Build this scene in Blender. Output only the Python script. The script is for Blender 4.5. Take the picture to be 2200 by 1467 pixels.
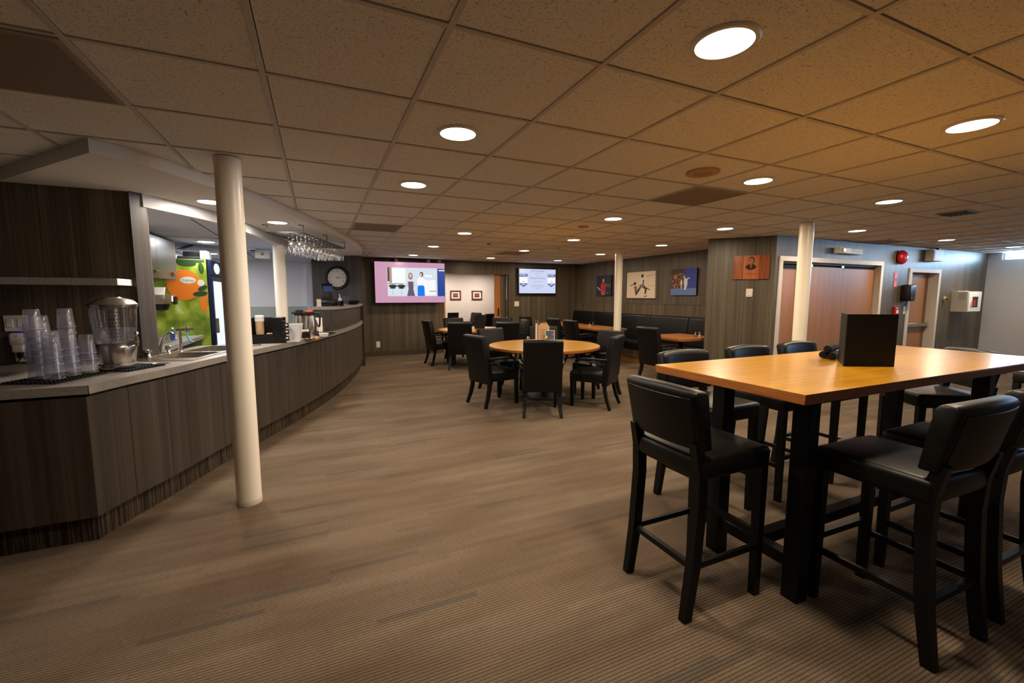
import bpy, bmesh, math, random
from mathutils import Vector, Matrix
random.seed(7)
PI = math.pi
for o in list(bpy.data.objects): bpy.data.objects.remove(o)
SC = bpy.context.scene
COL = SC.collection

# ------------------------------------------------------------------ camera, world, exposure
cam_d = bpy.data.cameras.new('camera'); cam = bpy.data.objects.new('camera', cam_d); COL.objects.link(cam)
cam_d.sensor_width = 36.0; cam_d.lens = 930.6/2200*36; cam_d.clip_start = 0.05
cam.location = (0, 0, 1.457); cam.rotation_euler = (PI/2-0.1049, 0, -0.4207)
SC.camera = cam
vs = SC.view_settings
vs.view_transform = 'Standard'; vs.look = 'None'; vs.gamma = 1; vs.exposure = 0.0
try: vs.use_curve_mapping = False
except Exception: pass
SC.cycles.transparent_max_bounces = 48
wd = bpy.data.worlds.new('world'); SC.world = wd; wd.use_nodes = True
bg = wd.node_tree.nodes['Background']; bg.inputs[0].default_value = (0.42, 0.68, 1.0, 1); bg.inputs[1].default_value = 95.0
LAMP_W = 24.0            # power of one ceiling downlight
WARM = (1.0, 0.80, 0.57); NEUT = (1.0, 0.83, 0.66); COOL = (1.0, 0.90, 0.80)
H = 2.352                # ceiling height

# ------------------------------------------------------------------ helpers
def lin(c):
    c = c/255.0
    return c/12.92 if c <= 0.04045 else ((c+0.055)/1.055)**2.4
def rgb(r, g, b): return (lin(r), lin(g), lin(b), 1.0)
MATS = {}
def nodes_of(m): return m.node_tree.nodes, m.node_tree.links
def M(name, c, rough=0.5, metal=0.0, spec=0.5, emit=None, es=1.0, trans=0.0, alpha=1.0, ior=1.45, coat=0.0):
    if name in MATS: return MATS[name]
    m = bpy.data.materials.new(name); m.use_nodes = True; MATS[name] = m
    b = m.node_tree.nodes['Principled BSDF']
    b.inputs['Base Color'].default_value = rgb(*c); b.inputs['Roughness'].default_value = rough
    b.inputs['Metallic'].default_value = metal; b.inputs['Specular IOR Level'].default_value = spec
    b.inputs['IOR'].default_value = ior
    if trans: b.inputs['Transmission Weight'].default_value = trans
    if alpha < 1: b.inputs['Alpha'].default_value = alpha
    if coat: b.inputs['Coat Weight'].default_value = coat; b.inputs['Coat Roughness'].default_value = 0.12
    if emit: b.inputs['Emission Color'].default_value = rgb(*emit); b.inputs['Emission Strength'].default_value = es
    return m
def tex_noise(m, scale, mapping, detail=3.0, rough=0.6, coord='Object'):
    n, l = nodes_of(m)
    tc = n.new('ShaderNodeTexCoord'); mp = n.new('ShaderNodeMapping'); mp.inputs['Scale'].default_value = mapping
    l.new(tc.outputs[coord], mp.inputs[0])
    t = n.new('ShaderNodeTexNoise'); t.inputs['Scale'].default_value = scale; t.inputs['Detail'].default_value = detail; t.inputs['Roughness'].default_value = rough
    l.new(mp.outputs[0], t.inputs['Vector']); return t
def ramp(m, src, stops):
    n, l = nodes_of(m); r = n.new('ShaderNodeValToRGB'); e = r.color_ramp.elements
    e[0].position, e[0].color = stops[0][0], rgb(*stops[0][1]); e[1].position, e[1].color = stops[-1][0], rgb(*stops[-1][1])
    for p, c in stops[1:-1]:
        k = e.new(p); k.color = rgb(*c)
    l.new(src, r.inputs[0]); return r
def mix(m, fac, a, b, mode='MIX'):
    n, l = nodes_of(m); x = n.new('ShaderNodeMix'); x.data_type = 'RGBA'; x.blend_type = mode
    if isinstance(fac, (int, float)): x.inputs[0].default_value = fac
    else: l.new(fac, x.inputs[0])
    for s, v in ((6, a), (7, b)):
        if isinstance(v, tuple): x.inputs[s].default_value = v
        else: l.new(v, x.inputs[s])
    return x.outputs[2]
def setc(m, out): m.node_tree.links.new(out, m.node_tree.nodes['Principled BSDF'].inputs['Base Color'])
def bump(m, out, strength=0.3, dist=0.01):
    n, l = nodes_of(m); b = n.new('ShaderNodeBump'); b.inputs['Strength'].default_value = strength; b.inputs['Distance'].default_value = dist
    l.new(out, b.inputs['Height']); l.new(b.outputs[0], n['Principled BSDF'].inputs['Normal'])

def laminate(name, dark, midc, light, rough=0.42):
    m = M(name, midc, rough)
    a = tex_noise(m, 1.0, (58, 58, 0.55), 4, 0.62); b = tex_noise(m, 1.0, (11, 11, 0.18), 2, 0.5)
    ra = ramp(m, a.outputs[0], [(0.30, dark), (0.5, midc), (0.72, light)])
    rb = ramp(m, b.outputs[0], [(0.35, (206, 206, 206)), (0.65, (255, 252, 246))])
    setc(m, mix(m, 1.0, ra.outputs[0], rb.outputs[0], 'MULTIPLY')); return m
laminate('wall_laminate', (74, 67, 55), (93, 84, 70), (114, 103, 85))
laminate('bar_laminate', (66, 58, 52), (77, 69, 62), (89, 80, 72), 0.38)
laminate('panel_laminate', (70, 60, 48), (98, 86, 70), (128, 112, 88), 0.38)
def oak(name, stretch, dark, midc, light, rough=0.28, coat=0.25):
    m = M(name, midc, rough, coat=coat)
    a = tex_noise(m, 1.0, stretch, 5, 0.65); r = ramp(m, a.outputs[0], [(0.28, dark), (0.5, midc), (0.75, light)])
    setc(m, r.outputs[0]); return m
oak('oak_top', (2.2, 42, 42), (150, 100, 12), (184, 131, 16), (200, 149, 26))
oak('oak_edge', (3, 3, 60), (128, 74, 32), (152, 92, 42), (168, 106, 52), 0.4, 0)
oak('oak_y', (42, 2.2, 42), (146, 90, 40), (176, 114, 54), (194, 134, 68))
oak('door_wood', (30, 30, 0.9), (156, 104, 64), (168, 115, 74), (178, 127, 86), 0.42, 0)
oak('door_edge', (40, 40, 0.9), (150, 92, 38), (168, 106, 46), (180, 120, 58), 0.4, 0)
oak('plaque_wood', (40, 40, 3), (138, 66, 24), (172, 88, 34), (190, 106, 46), 0.35, 0.2); M('groove', (52, 22, 10), 0.6)

# carpet: fine ribs along X, short planks of slightly different tone, a few blue-grey dashes
m = M('carpet', (104, 88, 72), 0.95, spec=0.1)
n, l = nodes_of(m)
tc = n.new('ShaderNodeTexCoord')
sx = n.new('ShaderNodeSeparateXYZ'); l.new(tc.outputs['Object'], sx.inputs[0])
br = n.new('ShaderNodeTexBrick'); br.offset = 0.37; br.inputs['Scale'].default_value = 1.0
br.inputs['Mortar Size'].default_value = 0.0; br.inputs['Brick Width'].default_value = 0.62; br.inputs['Row Height'].default_value = 0.042
br.inputs['Color1'].default_value = (0, 0, 0, 1); br.inputs['Color2'].default_value = (1, 1, 1, 1); br.inputs['Bias'].default_value = 0.0
l.new(tc.outputs['Object'], br.inputs['Vector'])
r1 = ramp(m, br.outputs['Color'], [(0.0, (128, 112, 95)), (0.5, (132, 116, 98)), (1.0, (138, 121, 101))])
br2 = n.new('ShaderNodeTexBrick'); br2.offset = 0.61; br2.inputs['Scale'].default_value = 1.0; br2.inputs['Mortar Size'].default_value = 0.0
br2.inputs['Brick Width'].default_value = 0.47; br2.inputs['Row Height'].default_value = 0.036
br2.inputs['Color1'].default_value = (0, 0, 0, 1); br2.inputs['Color2'].default_value = (1, 1, 1, 1)
l.new(tc.outputs['Object'], br2.inputs['Vector'])
dash = n.new('ShaderNodeMath'); dash.operation = 'GREATER_THAN'; dash.inputs[1].default_value = 0.965; l.new(br2.outputs['Color'], dash.inputs[0])
c1 = mix(m, dash.outputs[0], r1.outputs[0], rgb(117, 107, 95))
wv = n.new('ShaderNodeMath'); wv.operation = 'MULTIPLY'; wv.inputs[1].default_value = 2*PI/0.0155; l.new(sx.outputs[1], wv.inputs[0])
sn = n.new('ShaderNodeMath'); sn.operation = 'SINE'; l.new(wv.outputs[0], sn.inputs[0])
ma = n.new('ShaderNodeMapRange'); ma.inputs[1].default_value = -1; ma.inputs[2].default_value = -0.35; ma.inputs[3].default_value = 0.42; ma.inputs[4].default_value = 1.0; l.new(sn.outputs[0], ma.inputs[0])
cm = n.new('ShaderNodeCombineColor'); [l.new(ma.outputs[0], cm.inputs[i]) for i in range(3)]
fz = tex_noise(m, 1.0, (60, 260, 1), 3, 0.7); rf = ramp(m, fz.outputs[0], [(0.3, (205, 205, 205)), (0.7, (255, 255, 255))])
bl = tex_noise(m, 1.0, (0.9, 3.5, 1), 2, 0.5); rb = ramp(m, bl.outputs[0], [(0.35, (222, 216, 212)), (0.65, (255, 255, 255))])
c2 = mix(m, 1.0, c1, cm.outputs[0], 'MULTIPLY'); c3 = mix(m, 1.0, c2, rf.outputs[0], 'MULTIPLY'); setc(m, mix(m, 1.0, c3, rb.outputs[0], 'MULTIPLY'))
bump(m, ma.outputs[0], 0.35, 0.004)
# carpet turned up as kick strip: ribs run upright
m = M('kick_carpet', (60, 52, 44), 0.95, spec=0.1)
a = tex_noise(m, 1.0, (90, 90, 2.5), 2, 0.5); r = ramp(m, a.outputs[0], [(0.38, (40, 33, 28)), (0.55, (74, 63, 52)), (0.7, (96, 82, 66))]); setc(m, r.outputs[0])
# mineral-fibre tile
m = M('tile', (196, 182, 164), 0.92, spec=0.15)
a = tex_noise(m, 1.0, (150, 150, 150), 2, 0.6); r = ramp(m, a.outputs[0], [(0.30, (140, 130, 118)), (0.40, (230, 225, 216)), (0.7, (238, 234, 226))]); setc(m, r.outputs[0]); bump(m, a.outputs[0], 0.3, 0.002)
M('grid_bar', (200, 192, 180), 0.5); M('plenum', (40, 36, 32), 0.9)
M('vent', (158, 142, 124), 0.6); M('vent_dark', (70, 62, 54), 0.8)
M('soffit', (226, 220, 212), 0.75); M('kitchen_ceiling', (206, 212, 226), 0.85)
M('white_wall', (226, 226, 228), 0.8); M('grey_wall', (184, 184, 188), 0.8); M('wainscot', (168, 172, 168), 0.8); M('pink_wall', (206, 194, 184), 0.85)
M('frame_paint', (214, 206, 194), 0.5); M('column_paint', (248, 238, 220), 0.32); M('scuff', (206, 194, 172), 0.6); M('track_grey', (120, 116, 110), 0.6)
m = M('counter', (150, 143, 136), 0.30); a = tex_noise(m, 1.0, (60, 60, 60), 2); r = ramp(m, a.outputs[0], [(0.35, (142, 135, 128)), (0.65, (156, 149, 142))]); setc(m, r.outputs[0])
m = M('leather', (11, 10, 9), 0.42, spec=0.34); a = tex_noise(m, 1.0, (160, 160, 160), 2); bump(m, a.outputs[0], 0.12, 0.002)
M('leather_seam', (16, 15, 14), 0.6); M('black_wood', (9, 8, 7), 0.45, spec=0.3); M('black_metal', (10, 9, 9), 0.45, spec=0.3)
M('black_plastic', (13, 13, 14), 0.35); M('black_matte', (17, 15, 14), 0.75); M('menu_black', (17, 14, 12), 0.6, spec=0.3); M('cloth_black', (14, 13, 13), 0.95)
M('steel', (186, 180, 172), 0.26, 1.0); M('chrome', (214, 214, 214), 0.1, 1.0); M('brushed', (168, 160, 150), 0.34, 1.0)
M('baseboard', (70, 60, 52), 0.6); M('white_plastic', (222, 216, 204), 0.4); M('rubber', (20, 19, 18), 0.8)
M('white', (230, 228, 222), 0.5); M('paper', (226, 214, 196), 0.8); M('kraft', (196, 164, 132), 0.85); M('red', (168, 22, 30), 0.3); M('pink_red', (190, 50, 80), 0.5)
M('orange', (236, 128, 30), 0.5); M('leaf', (40, 70, 24), 0.6); M('brown_red', (110, 42, 26), 0.4); M('blue', (24, 70, 170), 0.35); M('navy', (16, 28, 60), 0.35)
M('dark_frame', (92, 42, 24), 0.45); M('ink', (30, 26, 24), 0.8); M('glassy_dark', (8, 8, 10), 0.12); M('tan', (190, 150, 96), 0.6); M('yellow', (230, 190, 40), 0.5)
M('cyan', (40, 150, 190), 0.4); M('orange_red', (206, 82, 30), 0.4); M('cream_face', (226, 220, 206), 0.35); M('spice', (120, 84, 50), 0.8); M('salt', (238, 234, 226), 0.7)
def clear(name, tint, gloss=0.12, rough=0.05, milk=0.0):
    m = bpy.data.materials.new(name); m.use_nodes = True; MATS[name] = m; n, l = nodes_of(m); n.remove(n['Principled BSDF'])
    t = n.new('ShaderNodeBsdfTransparent'); t.inputs[0].default_value = rgb(*tint); g = n.new('ShaderNodeBsdfGlossy'); g.inputs['Roughness'].default_value = rough
    f = n.new('ShaderNodeLayerWeight'); f.inputs[0].default_value = 0.35
    mr = n.new('ShaderNodeMapRange'); mr.inputs[3].default_value = gloss*0.4; mr.inputs[4].default_value = min(1, gloss*4); l.new(f.outputs['Facing'], mr.inputs[0])
    x = n.new('ShaderNodeMixShader'); l.new(mr.outputs[0], x.inputs[0]); l.new(t.outputs[0], x.inputs[1]); l.new(g.outputs[0], x.inputs[2]); l.new(x.outputs[0], n['Material Output'].inputs[0])
    if milk:
        d = n.new('ShaderNodeBsdfDiffuse'); d.inputs[0].default_value = rgb(226, 224, 236); tl = n.new('ShaderNodeBsdfTranslucent'); tl.inputs[0].default_value = rgb(226, 224, 236)
        dm = n.new('ShaderNodeMixShader'); l.new(d.outputs[0], dm.inputs[1]); l.new(tl.outputs[0], dm.inputs[2])
        y = n.new('ShaderNodeMixShader'); y.inputs[0].default_value = milk; l.new(x.outputs[0], y.inputs[1]); l.new(dm.outputs[0], y.inputs[2]); l.new(y.outputs[0], n['Material Output'].inputs[0])
clear('clear_plastic', (246, 246, 250), 0.10, 0.15, milk=0.11); clear('clear_glass', (246, 246, 246), 0.20, 0.03, milk=0.03); clear('water', (236, 240, 246), 0.08, 0.02, milk=0.10)
clear('stemware', (250, 250, 250), 0.30, 0.04, milk=0.012)
m = M('frosted', (208, 208, 210), 0.45, alpha=0.55)
def emis(name, c, s): return M(name, (0, 0, 0), 0.25, emit=c, es=s)
emis('lamp_warm', (255, 236, 206), 9.0); emis('lamp_cool', (255, 244, 230), 9.0)
for nme, c in (('scr_pink', (202, 150, 180)), ('scr_white', (214, 226, 236)), ('scr_bright', (246, 248, 250)), ('scr_blue', (10, 66, 150)), ('scr_royal', (0, 120, 240)), ('scr_dark', (24, 38, 44)), ('scr_purple', (92, 84, 116)), ('scr_skin', (224, 186, 176)), ('scr_hair', (150, 120, 100)), ('scr_lav', (206, 214, 244)), ('scr_logo', (24, 70, 150)), ('scr_text', (70, 74, 120)), ('scr_grey', (170, 176, 200)), ('scr_hairdark', (60, 48, 46)), ('scr_wood', (176, 140, 116))):
    emis(nme, c, 1.0)
emis('blue_glow', (20, 30, 255), 2.5); emis('fridge_glow', (214, 228, 255), 1.3); emis('pos_glow', (60, 100, 190), 0.2)
emis('window_sky', (214, 236, 255), 3.0)

class MB:
    def __init__(s): s.bm = bmesh.new()
    def box(s, x0, x1, y0, y1, z0, z1, mtx=None):
        v = [s.bm.verts.new((x, y, z)) for z in (z0, z1) for y in (y0, y1) for x in (x0, x1)]
        for f in ((0, 2, 3, 1), (4, 5, 7, 6), (0, 1, 5, 4), (2, 6, 7, 3), (0, 4, 6, 2), (1, 3, 7, 5)): s.bm.faces.new([v[i] for i in f])
        if mtx is not None:
            for q in v: q.co = mtx @ q.co
        return s
    def rbox(s, c, size, rz=0, rx=0, ry=0):
        mt = Matrix.Translation(c) @ Matrix.Rotation(rz, 4, 'Z') @ Matrix.Rotation(rx, 4, 'X') @ Matrix.Rotation(ry, 4, 'Y')
        a, b, d = (t/2 for t in size); return s.box(-a, a, -b, b, -d, d, mt)
    def ring(s, rings, cap0=True, cap1=True, closed=False):
        R = [[s.bm.verts.new(p) for p in r] for r in rings]; n = len(R[0])
        pr = list(zip(R[:-1], R[1:])) + ([(R[-1], R[0])] if closed else [])
        for a, b in pr:
            for i in range(n):
                j = (i+1) % n; s.bm.faces.new((a[i], a[j], b[j], b[i]))
        if cap0 and not closed: s.bm.faces.new(R[0][::-1])
        if cap1 and not closed: s.bm.faces.new(R[-1])
        return s
    def lathe(s, prof, c=(0, 0, 0), n=24, cap0=True, cap1=True):
        return s.ring([[(c[0]+r*math.cos(2*PI*i/n), c[1]+r*math.sin(2*PI*i/n), c[2]+z) for i in range(n)] for r, z in prof], cap0, cap1)
    def cyl(s, p0, p1, r0, r1=None, n=16):
        r1 = r0 if r1 is None else r1; return s.tube([p0, p1], [r0, r1], n)
    def tube(s, pts, r, n=8, closed=False):
        P = [Vector(p) for p in pts]; rr = r if isinstance(r, (list, tuple)) else [r]*len(P)
        rings = []; N = None
        for i, p in enumerate(P):
            if closed: t = P[(i+1) % len(P)]-P[i-1]
            else: t = P[min(i+1, len(P)-1)]-P[max(i-1, 0)]
            t.normalize()
            if N is None:
                N = Vector((0, 0, 1)) if abs(t.z) < 0.9 else Vector((1, 0, 0))
            N = (N-t*N.dot(t)).normalized(); B = t.cross(N)
            rings.append([tuple(p+rr[i]*(N*math.cos(2*PI*k/n)+B*math.sin(2*PI*k/n))) for k in range(n)])
        return s.ring(rings, closed=closed)
    def sweep(s, pts, w, d, up=(1, 0, 0)):      # square-section bar through points; w along 'up', d across
        U = Vector(up); rings = []
        P = [Vector(p) for p in pts]
        ws = w if isinstance(w, (list, tuple)) else [w]*len(P)
        for i, p in enumerate(P):
            t = (P[min(i+1, len(P)-1)]-P[max(i-1, 0)]).normalized(); B = t.cross(U).normalized()
            a, b = ws[i]/2, d/2*ws[i]/ws[0]
            rings.append([tuple(p+U*x*a+B*y*b) for x, y in ((-1, -1), (1, -1), (1, 1), (-1, 1))])
        return s.ring(rings)
    def prism(s, poly, z0, z1):
        return s.ring([[(x, y, z0) for x, y in poly], [(x, y, z1) for x, y in poly]])
    def strip(s, outer, inner, z0, z1):
        k = len(outer)
        for i in range(k-1):
            a, b, c, d = outer[i], outer[i+1], inner[i+1], inner[i]
            s.prism([a, b, c, d], z0, z1)
        return s
    def quad(s, pts):
        s.bm.faces.new([s.bm.verts.new(p) for p in pts]); return s
    def bevel(s, w, seg=2, ang=30):
        bmesh.ops.remove_doubles(s.bm, verts=s.bm.verts, dist=1e-6); s.bm.normal_update()
        e = [x for x in s.bm.edges if len(x.link_faces) == 2 and x.calc_face_angle(0) > math.radians(ang)]
        bmesh.ops.bevel(s.bm, geom=e, offset=w, segments=seg, profile=0.5, affect='EDGES', clamp_overlap=True); return s
    def build(s, name, mat, parent=None, smooth=False, bev=None, seg=2, weld=False):
        if weld: bmesh.ops.remove_doubles(s.bm, verts=s.bm.verts, dist=1e-5)
        if bev: s.bevel(bev, seg)
        bmesh.ops.recalc_face_normals(s.bm, faces=s.bm.faces)
        off = OFF.get(parent.name, Vector((0, 0, 0))) if parent else Vector((0, 0, 0))
        if off.length: bmesh.ops.translate(s.bm, vec=-off, verts=s.bm.verts)
        me = bpy.data.meshes.new(name); s.bm.to_mesh(me); s.bm.free()
        if smooth or bev:
            me.polygons.foreach_set('use_smooth', [True]*len(me.polygons))
            try: me.set_sharp_from_angle(angle=math.radians(38))
            except Exception: pass
        me.materials.append(MATS[mat]); o = bpy.data.objects.new(name, me); COL.objects.link(o)
        if parent: o.parent = parent; OFF[o.name] = off
        return o
OFF = {}
def bx(*a): return MB().box(*a)
def thing(name, label, cat, loc=(0, 0, 0), group=None):
    o = bpy.data.objects.new(name, None); o.empty_display_size = 0.1; COL.objects.link(o); o.location = loc; OFF[o.name] = Vector(loc)
    return tag(o, label, cat, group)
def tag(o, label, cat, group=None):
    o['label'] = label; o['category'] = cat
    if group: o['group'] = group
    return o
def struct(o): o['kind'] = 'structure'; return o
def dup(root, loc, rz=0, label=None, group=None, scale=None):
    def cp(o, par):
        c = o.copy(); COL.objects.link(c); c.parent = par
        for ch in [q for q in o.children]: cp(ch, c)
        return c
    r = cp(root, None); r.location = loc; r.rotation_euler = (0, 0, rz)
    if label: r['label'] = label
    if group: r['group'] = group
    return r
def text_mesh(body, size, fn, name, mat, parent, align='CENTER'):
    # flat lettering: fn maps (u, v) of the glyph plane to a 3-D point
    cu = bpy.data.curves.new('lettering', 'FONT'); cu.body = body; cu.size = size; cu.align_x = align; cu.align_y = 'CENTER'; cu.resolution_u = 2
    t = bpy.data.objects.new('lettering', cu); COL.objects.link(t)
    dg = bpy.context.evaluated_depsgraph_get(); me = bpy.data.meshes.new_from_object(t.evaluated_get(dg))
    bpy.data.objects.remove(t); bpy.data.curves.remove(cu)
    off = OFF.get(parent.name, Vector((0, 0, 0)))
    for v in me.vertices: v.co = Vector(fn(v.co.x, v.co.y))-off
    me.materials.clear(); me.materials.append(MATS[mat]); me.name = name
    o = bpy.data.objects.new(name, me); COL.objects.link(o); o.parent = parent; OFF[o.name] = off
    return o
def flat(pts2, fn, name, mat, parent):          # flat print polygon
    return MB().quad([fn(u, v) for u, v in pts2]).build(name, mat, parent)
def ell(cx, cy, rx, ry, n=20, a0=0, a1=2*PI): return [(cx+rx*math.cos(a0+(a1-a0)*i/n), cy+ry*math.sin(a0+(a1-a0)*i/n)) for i in range(n)]
def smooth_line(P, per=6):
    out = []
    for i in range(len(P)-1):
        p0 = P[max(i-1, 0)]; p1 = P[i]; p2 = P[i+1]; p3 = P[min(i+2, len(P)-1)]
        for k in range(per):
            t = k/per
            out.append(tuple(0.5*((2*p1[j])+(-p0[j]+p2[j])*t+(2*p0[j]-5*p1[j]+4*p2[j]-p3[j])*t*t+(-p0[j]+3*p1[j]-3*p2[j]+p3[j])*t**3) for j in range(2)))
    out.append(tuple(P[-1])); return out
def offset(line, d):                             # shift a polyline to its left by d
    o = []
    for i, p in enumerate(line):
        a = line[max(i-1, 0)]; b = line[min(i+1, len(line)-1)]; tx, ty = b[0]-a[0], b[1]-a[1]; L = math.hypot(tx, ty)
        o.append((p[0]-ty/L*d, p[1]+tx/L*d))
    return o
# ------------------------------------------------------------------ the room
struct(bx(-5.2, 13.3, -3.5, 13.2, -0.1, 0).build('floor', 'carpet'))
GX = [-0.773+0.6096*i for i in range(-7, 24)]; GY = [1.4966+0.6096*j for j in range(-8, 17)]
BAR = smooth_line([(-1.21, 3.20), (-1.10, 3.47), (-0.955, 3.79), (-0.765, 4.28), (-0.575, 4.70), (-0.385, 5.11), (-0.176, 5.57), (0.083, 6.24), (0.36, 7.09), (0.60, 8.04), (0.76, 8.85), (0.835, 9.40)])
def bar_x(y):
    for a, b in zip(BAR[:-1], BAR[1:]):
        if a[1] <= y <= b[1]: return a[0]+(b[0]-a[0])*(y-a[1])/(b[1]-a[1])
    return BAR[-1][0]
def room_has(x, y):
    if y > 10.85: return False
    if y > 4.43 and x < (bar_x(y)-0.5): return False
    if y > 4.41 and x > 6.95: return False
    return True
ceil = struct(bx(-5.2, 13.3, -3.5, 10.97, H+0.03, H+0.15).build('ceiling', 'plenum'))
VENT = {(-1, 1), (8-2, 2), (2, 7), (7, 11), (15, 4)}
cells = []
for i in range(len(GX)-1):
    for j in range(len(GY)-1):
        cx, cy = (GX[i]+GX[i+1])/2, (GY[j]+GY[j+1])/2
        if not room_has(cx, cy) and not room_has(cx+0.25, cy-0.25): continue
        if (i-7, j-8) in VENT: continue
        dx, dy = cx, cy; ang = math.atan2(dx, dy)-0.4207
        seen = abs(ang) < 0.97 and dy > -0.4
        cells.append((0 if seen else 1, math.hypot(cx, cy), cx, cy))
cells.sort()
def tile_mb(mb, cx, cy, s=0.2915):
    return mb.box(cx-s+0.0012, cx+s+0.0012, cy-s-0.0012, cy+s-0.0012, H+0.004, H+0.022)
tile0 = None; rest = MB()
for k, (a, d, cx, cy) in enumerate(cells):
    if k < 300:
        if tile0 is None:
            tile0 = tile_mb(MB(), 0, 0).build('ceiling_tile', 'tile', ceil); o = tile0
        else:
            o = tile0.copy(); COL.objects.link(o); o.parent = ceil
        o.location = (cx, cy, 0)
    else: tile_mb(rest, cx, cy)
o = rest.build('ceiling_tile', 'tile', ceil); o['kind'] = 'stuff'
for i, x in enumerate(GX):
    y1 = 10.85 if -0.6 < x < 7.2 else 4.43
    bx(x-0.011, x+0.011, -3.4, y1, H-0.002, H+0.012).build('grid_bar', 'grid_bar', ceil)
for y in GY:
    if y > 10.85: continue
    x0, x1 = (-5.04, 13.1) if y < 4.42 else (bar_x(y)-0.6, 6.95)
    bx(x0, x1, y-0.010, y+0.010, H-0.001, H+0.011).build('grid_bar', 'grid_bar', ceil)
# ceiling vents
for n, (i, j) in enumerate(sorted(VENT)):
    x0, y0 = -0.773+0.6096*i, 1.4966+0.6096*j; x1, y1 = x0+0.6096, y0+0.6096
    lab = {(-1, 1): 'large perforated ceiling grille nearest the bar soffit corner', (6, 2): 'perforated ceiling grille beside the round speaker over the floor', (2, 7): 'perforated ceiling grille beside the hanging glass rack soffit', (7, 11): 'perforated ceiling grille in front of the menu screen', (15, 4): 'perforated ceiling grille by the white framed sliding doors'}[(i, j)]
    g = thing('ceiling_vent', lab, 'vent', (x0+0.305, y0+0.305, H))
    bx(x0+0.012, x1-0.012, y0+0.012, y1-0.012, H+0.006, H+0.02).build('plate', 'vent_dark', g)
    mb = MB()
    for k in range(5):
        t = 0.012*k
    mb.box(x0+0.012, x1-0.012, y0+0.012, y0+0.034, H-0.006, H+0.01).box(x0+0.012, x1-0.012, y1-0.034, y1-0.012, H-0.006, H+0.01).box(x0+0.012, x0+0.034, y0+0.034, y1-0.034, H-0.006, H+0.01).box(x1-0.034, x1-0.012, y0+0.034, y1-0.034, H-0.006, H+0.01)
    mb.build('rim', 'vent', g)
    mb = MB(); K = 44
    for k in range(K):
        u = 0.034+(0.6096-0.068)*(k+0.5)/K
        mb.box(x0+u-0.0037, x0+u+0.0037, y0+0.034, y1-0.034, H-0.002, H+0.002)
        mb.box(x0+0.034, x1-0.034, y0+u-0.0037, y0+u+0.0037, H-0.0035, H+0.001)
    o = mb.build('perforated_face', 'vent', g); o['kind'] = 'stuff'

# walls
struct(bx(-5.12, -5.0, -3.4, 4.43, 0, H+0.02).build('wall_left', 'wall_laminate'))
struct(bx(-5.12, 13.2, -3.5, -3.4, 0, H+0.02).build('wall_front', 'grey_wall'))
struct(MB().box(0.85, 2.96, 10.85, 10.97, 0, H+0.02).box(2.96, 4.76, 10.85, 10.97, 2.03, H+0.02).box(4.76, 7.07, 10.85, 10.97, 0, H+0.02).build('wall_back', 'wall_laminate'))
struct(bx(6.95, 7.07, 5.0, 10.85, 0, H+0.02).build('wall_right', 'wall_laminate'))
struct(MB().prism([(5.72, 5.13), (6.32, 4.41), (6.41, 4.41), (6.41, 4.60), (7.1, 4.60), (7.1, 5.13)], 0, H+0.02).build('wall_corner', 'wall_laminate'))
struct(MB().box(6.41, 9.16, 4.41, 4.60, 2.05, H+0.02).box(9.16, 10.06, 4.41, 4.60, 0, H+0.02).box(10.06, 11.16, 4.41, 4.60, 1.965, H+0.02).box(11.16, 13.2, 4.41, 4.60, 0, H+0.02).build('wall_doors', 'wall_laminate'))
struct(MB().box(13.1, 13.2, -3.4, 4.41, 0, 2.20).box(13.1, 13.2, 4.20, 4.41, 2.2, H+0.02).box(13.1, 13.2, -3.4, -1.5, 2.2, H+0.02).build('wall_far', 'grey_wall'))
struct(MB().box(6.3, 11.4, 4.75, 4.85, 0, H+0.03).box(11.3, 11.4, 4.60, 4.75, 0, H+0.03).box(9.5, 9.6, 4.6, 4.75, 0, H+0.03).build('wall_closet', 'plenum'))  # short end pieces added to block outside sky light behind the doors
w = struct(bx(13.14, 13.16, -1.5, 4.2, 2.2, 2.215).build('window_1', 'frame_paint'))
for y in (4.18, 3.05, 1.9, 0.75, -0.4, -1.48): bx(13.135, 13.165, y-0.018, y+0.018, 2.215, H).build('mullion', 'frame_paint', w)
bx(13.148, 13.152, -1.48, 4.18, 2.215, H).build('pane', 'clear_glass', w)
pl = bpy.data.lights.new('window_portal', 'AREA'); pl.shape = 'RECTANGLE'; pl.size = 5.7; pl.size_y = 0.15
try: pl.cycles.is_portal = True
except Exception: pass
po = bpy.data.objects.new('window_portal', pl); COL.objects.link(po); po.location = (13.18, 1.35, 2.28); po.rotation_euler = (PI/2, 0, PI/2)
struct(MB().box(-5.0, -1.31, 4.43, 4.53, 0, H+0.02).build('wall_bar', 'panel_laminate'))
struct(MB().prism([(-1.31, 4.405), (-1.235, 4.50), (-1.235, 4.53), (-1.31, 4.53)], 0, 2.30).build('trim_1', 'bar_laminate'))
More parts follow.
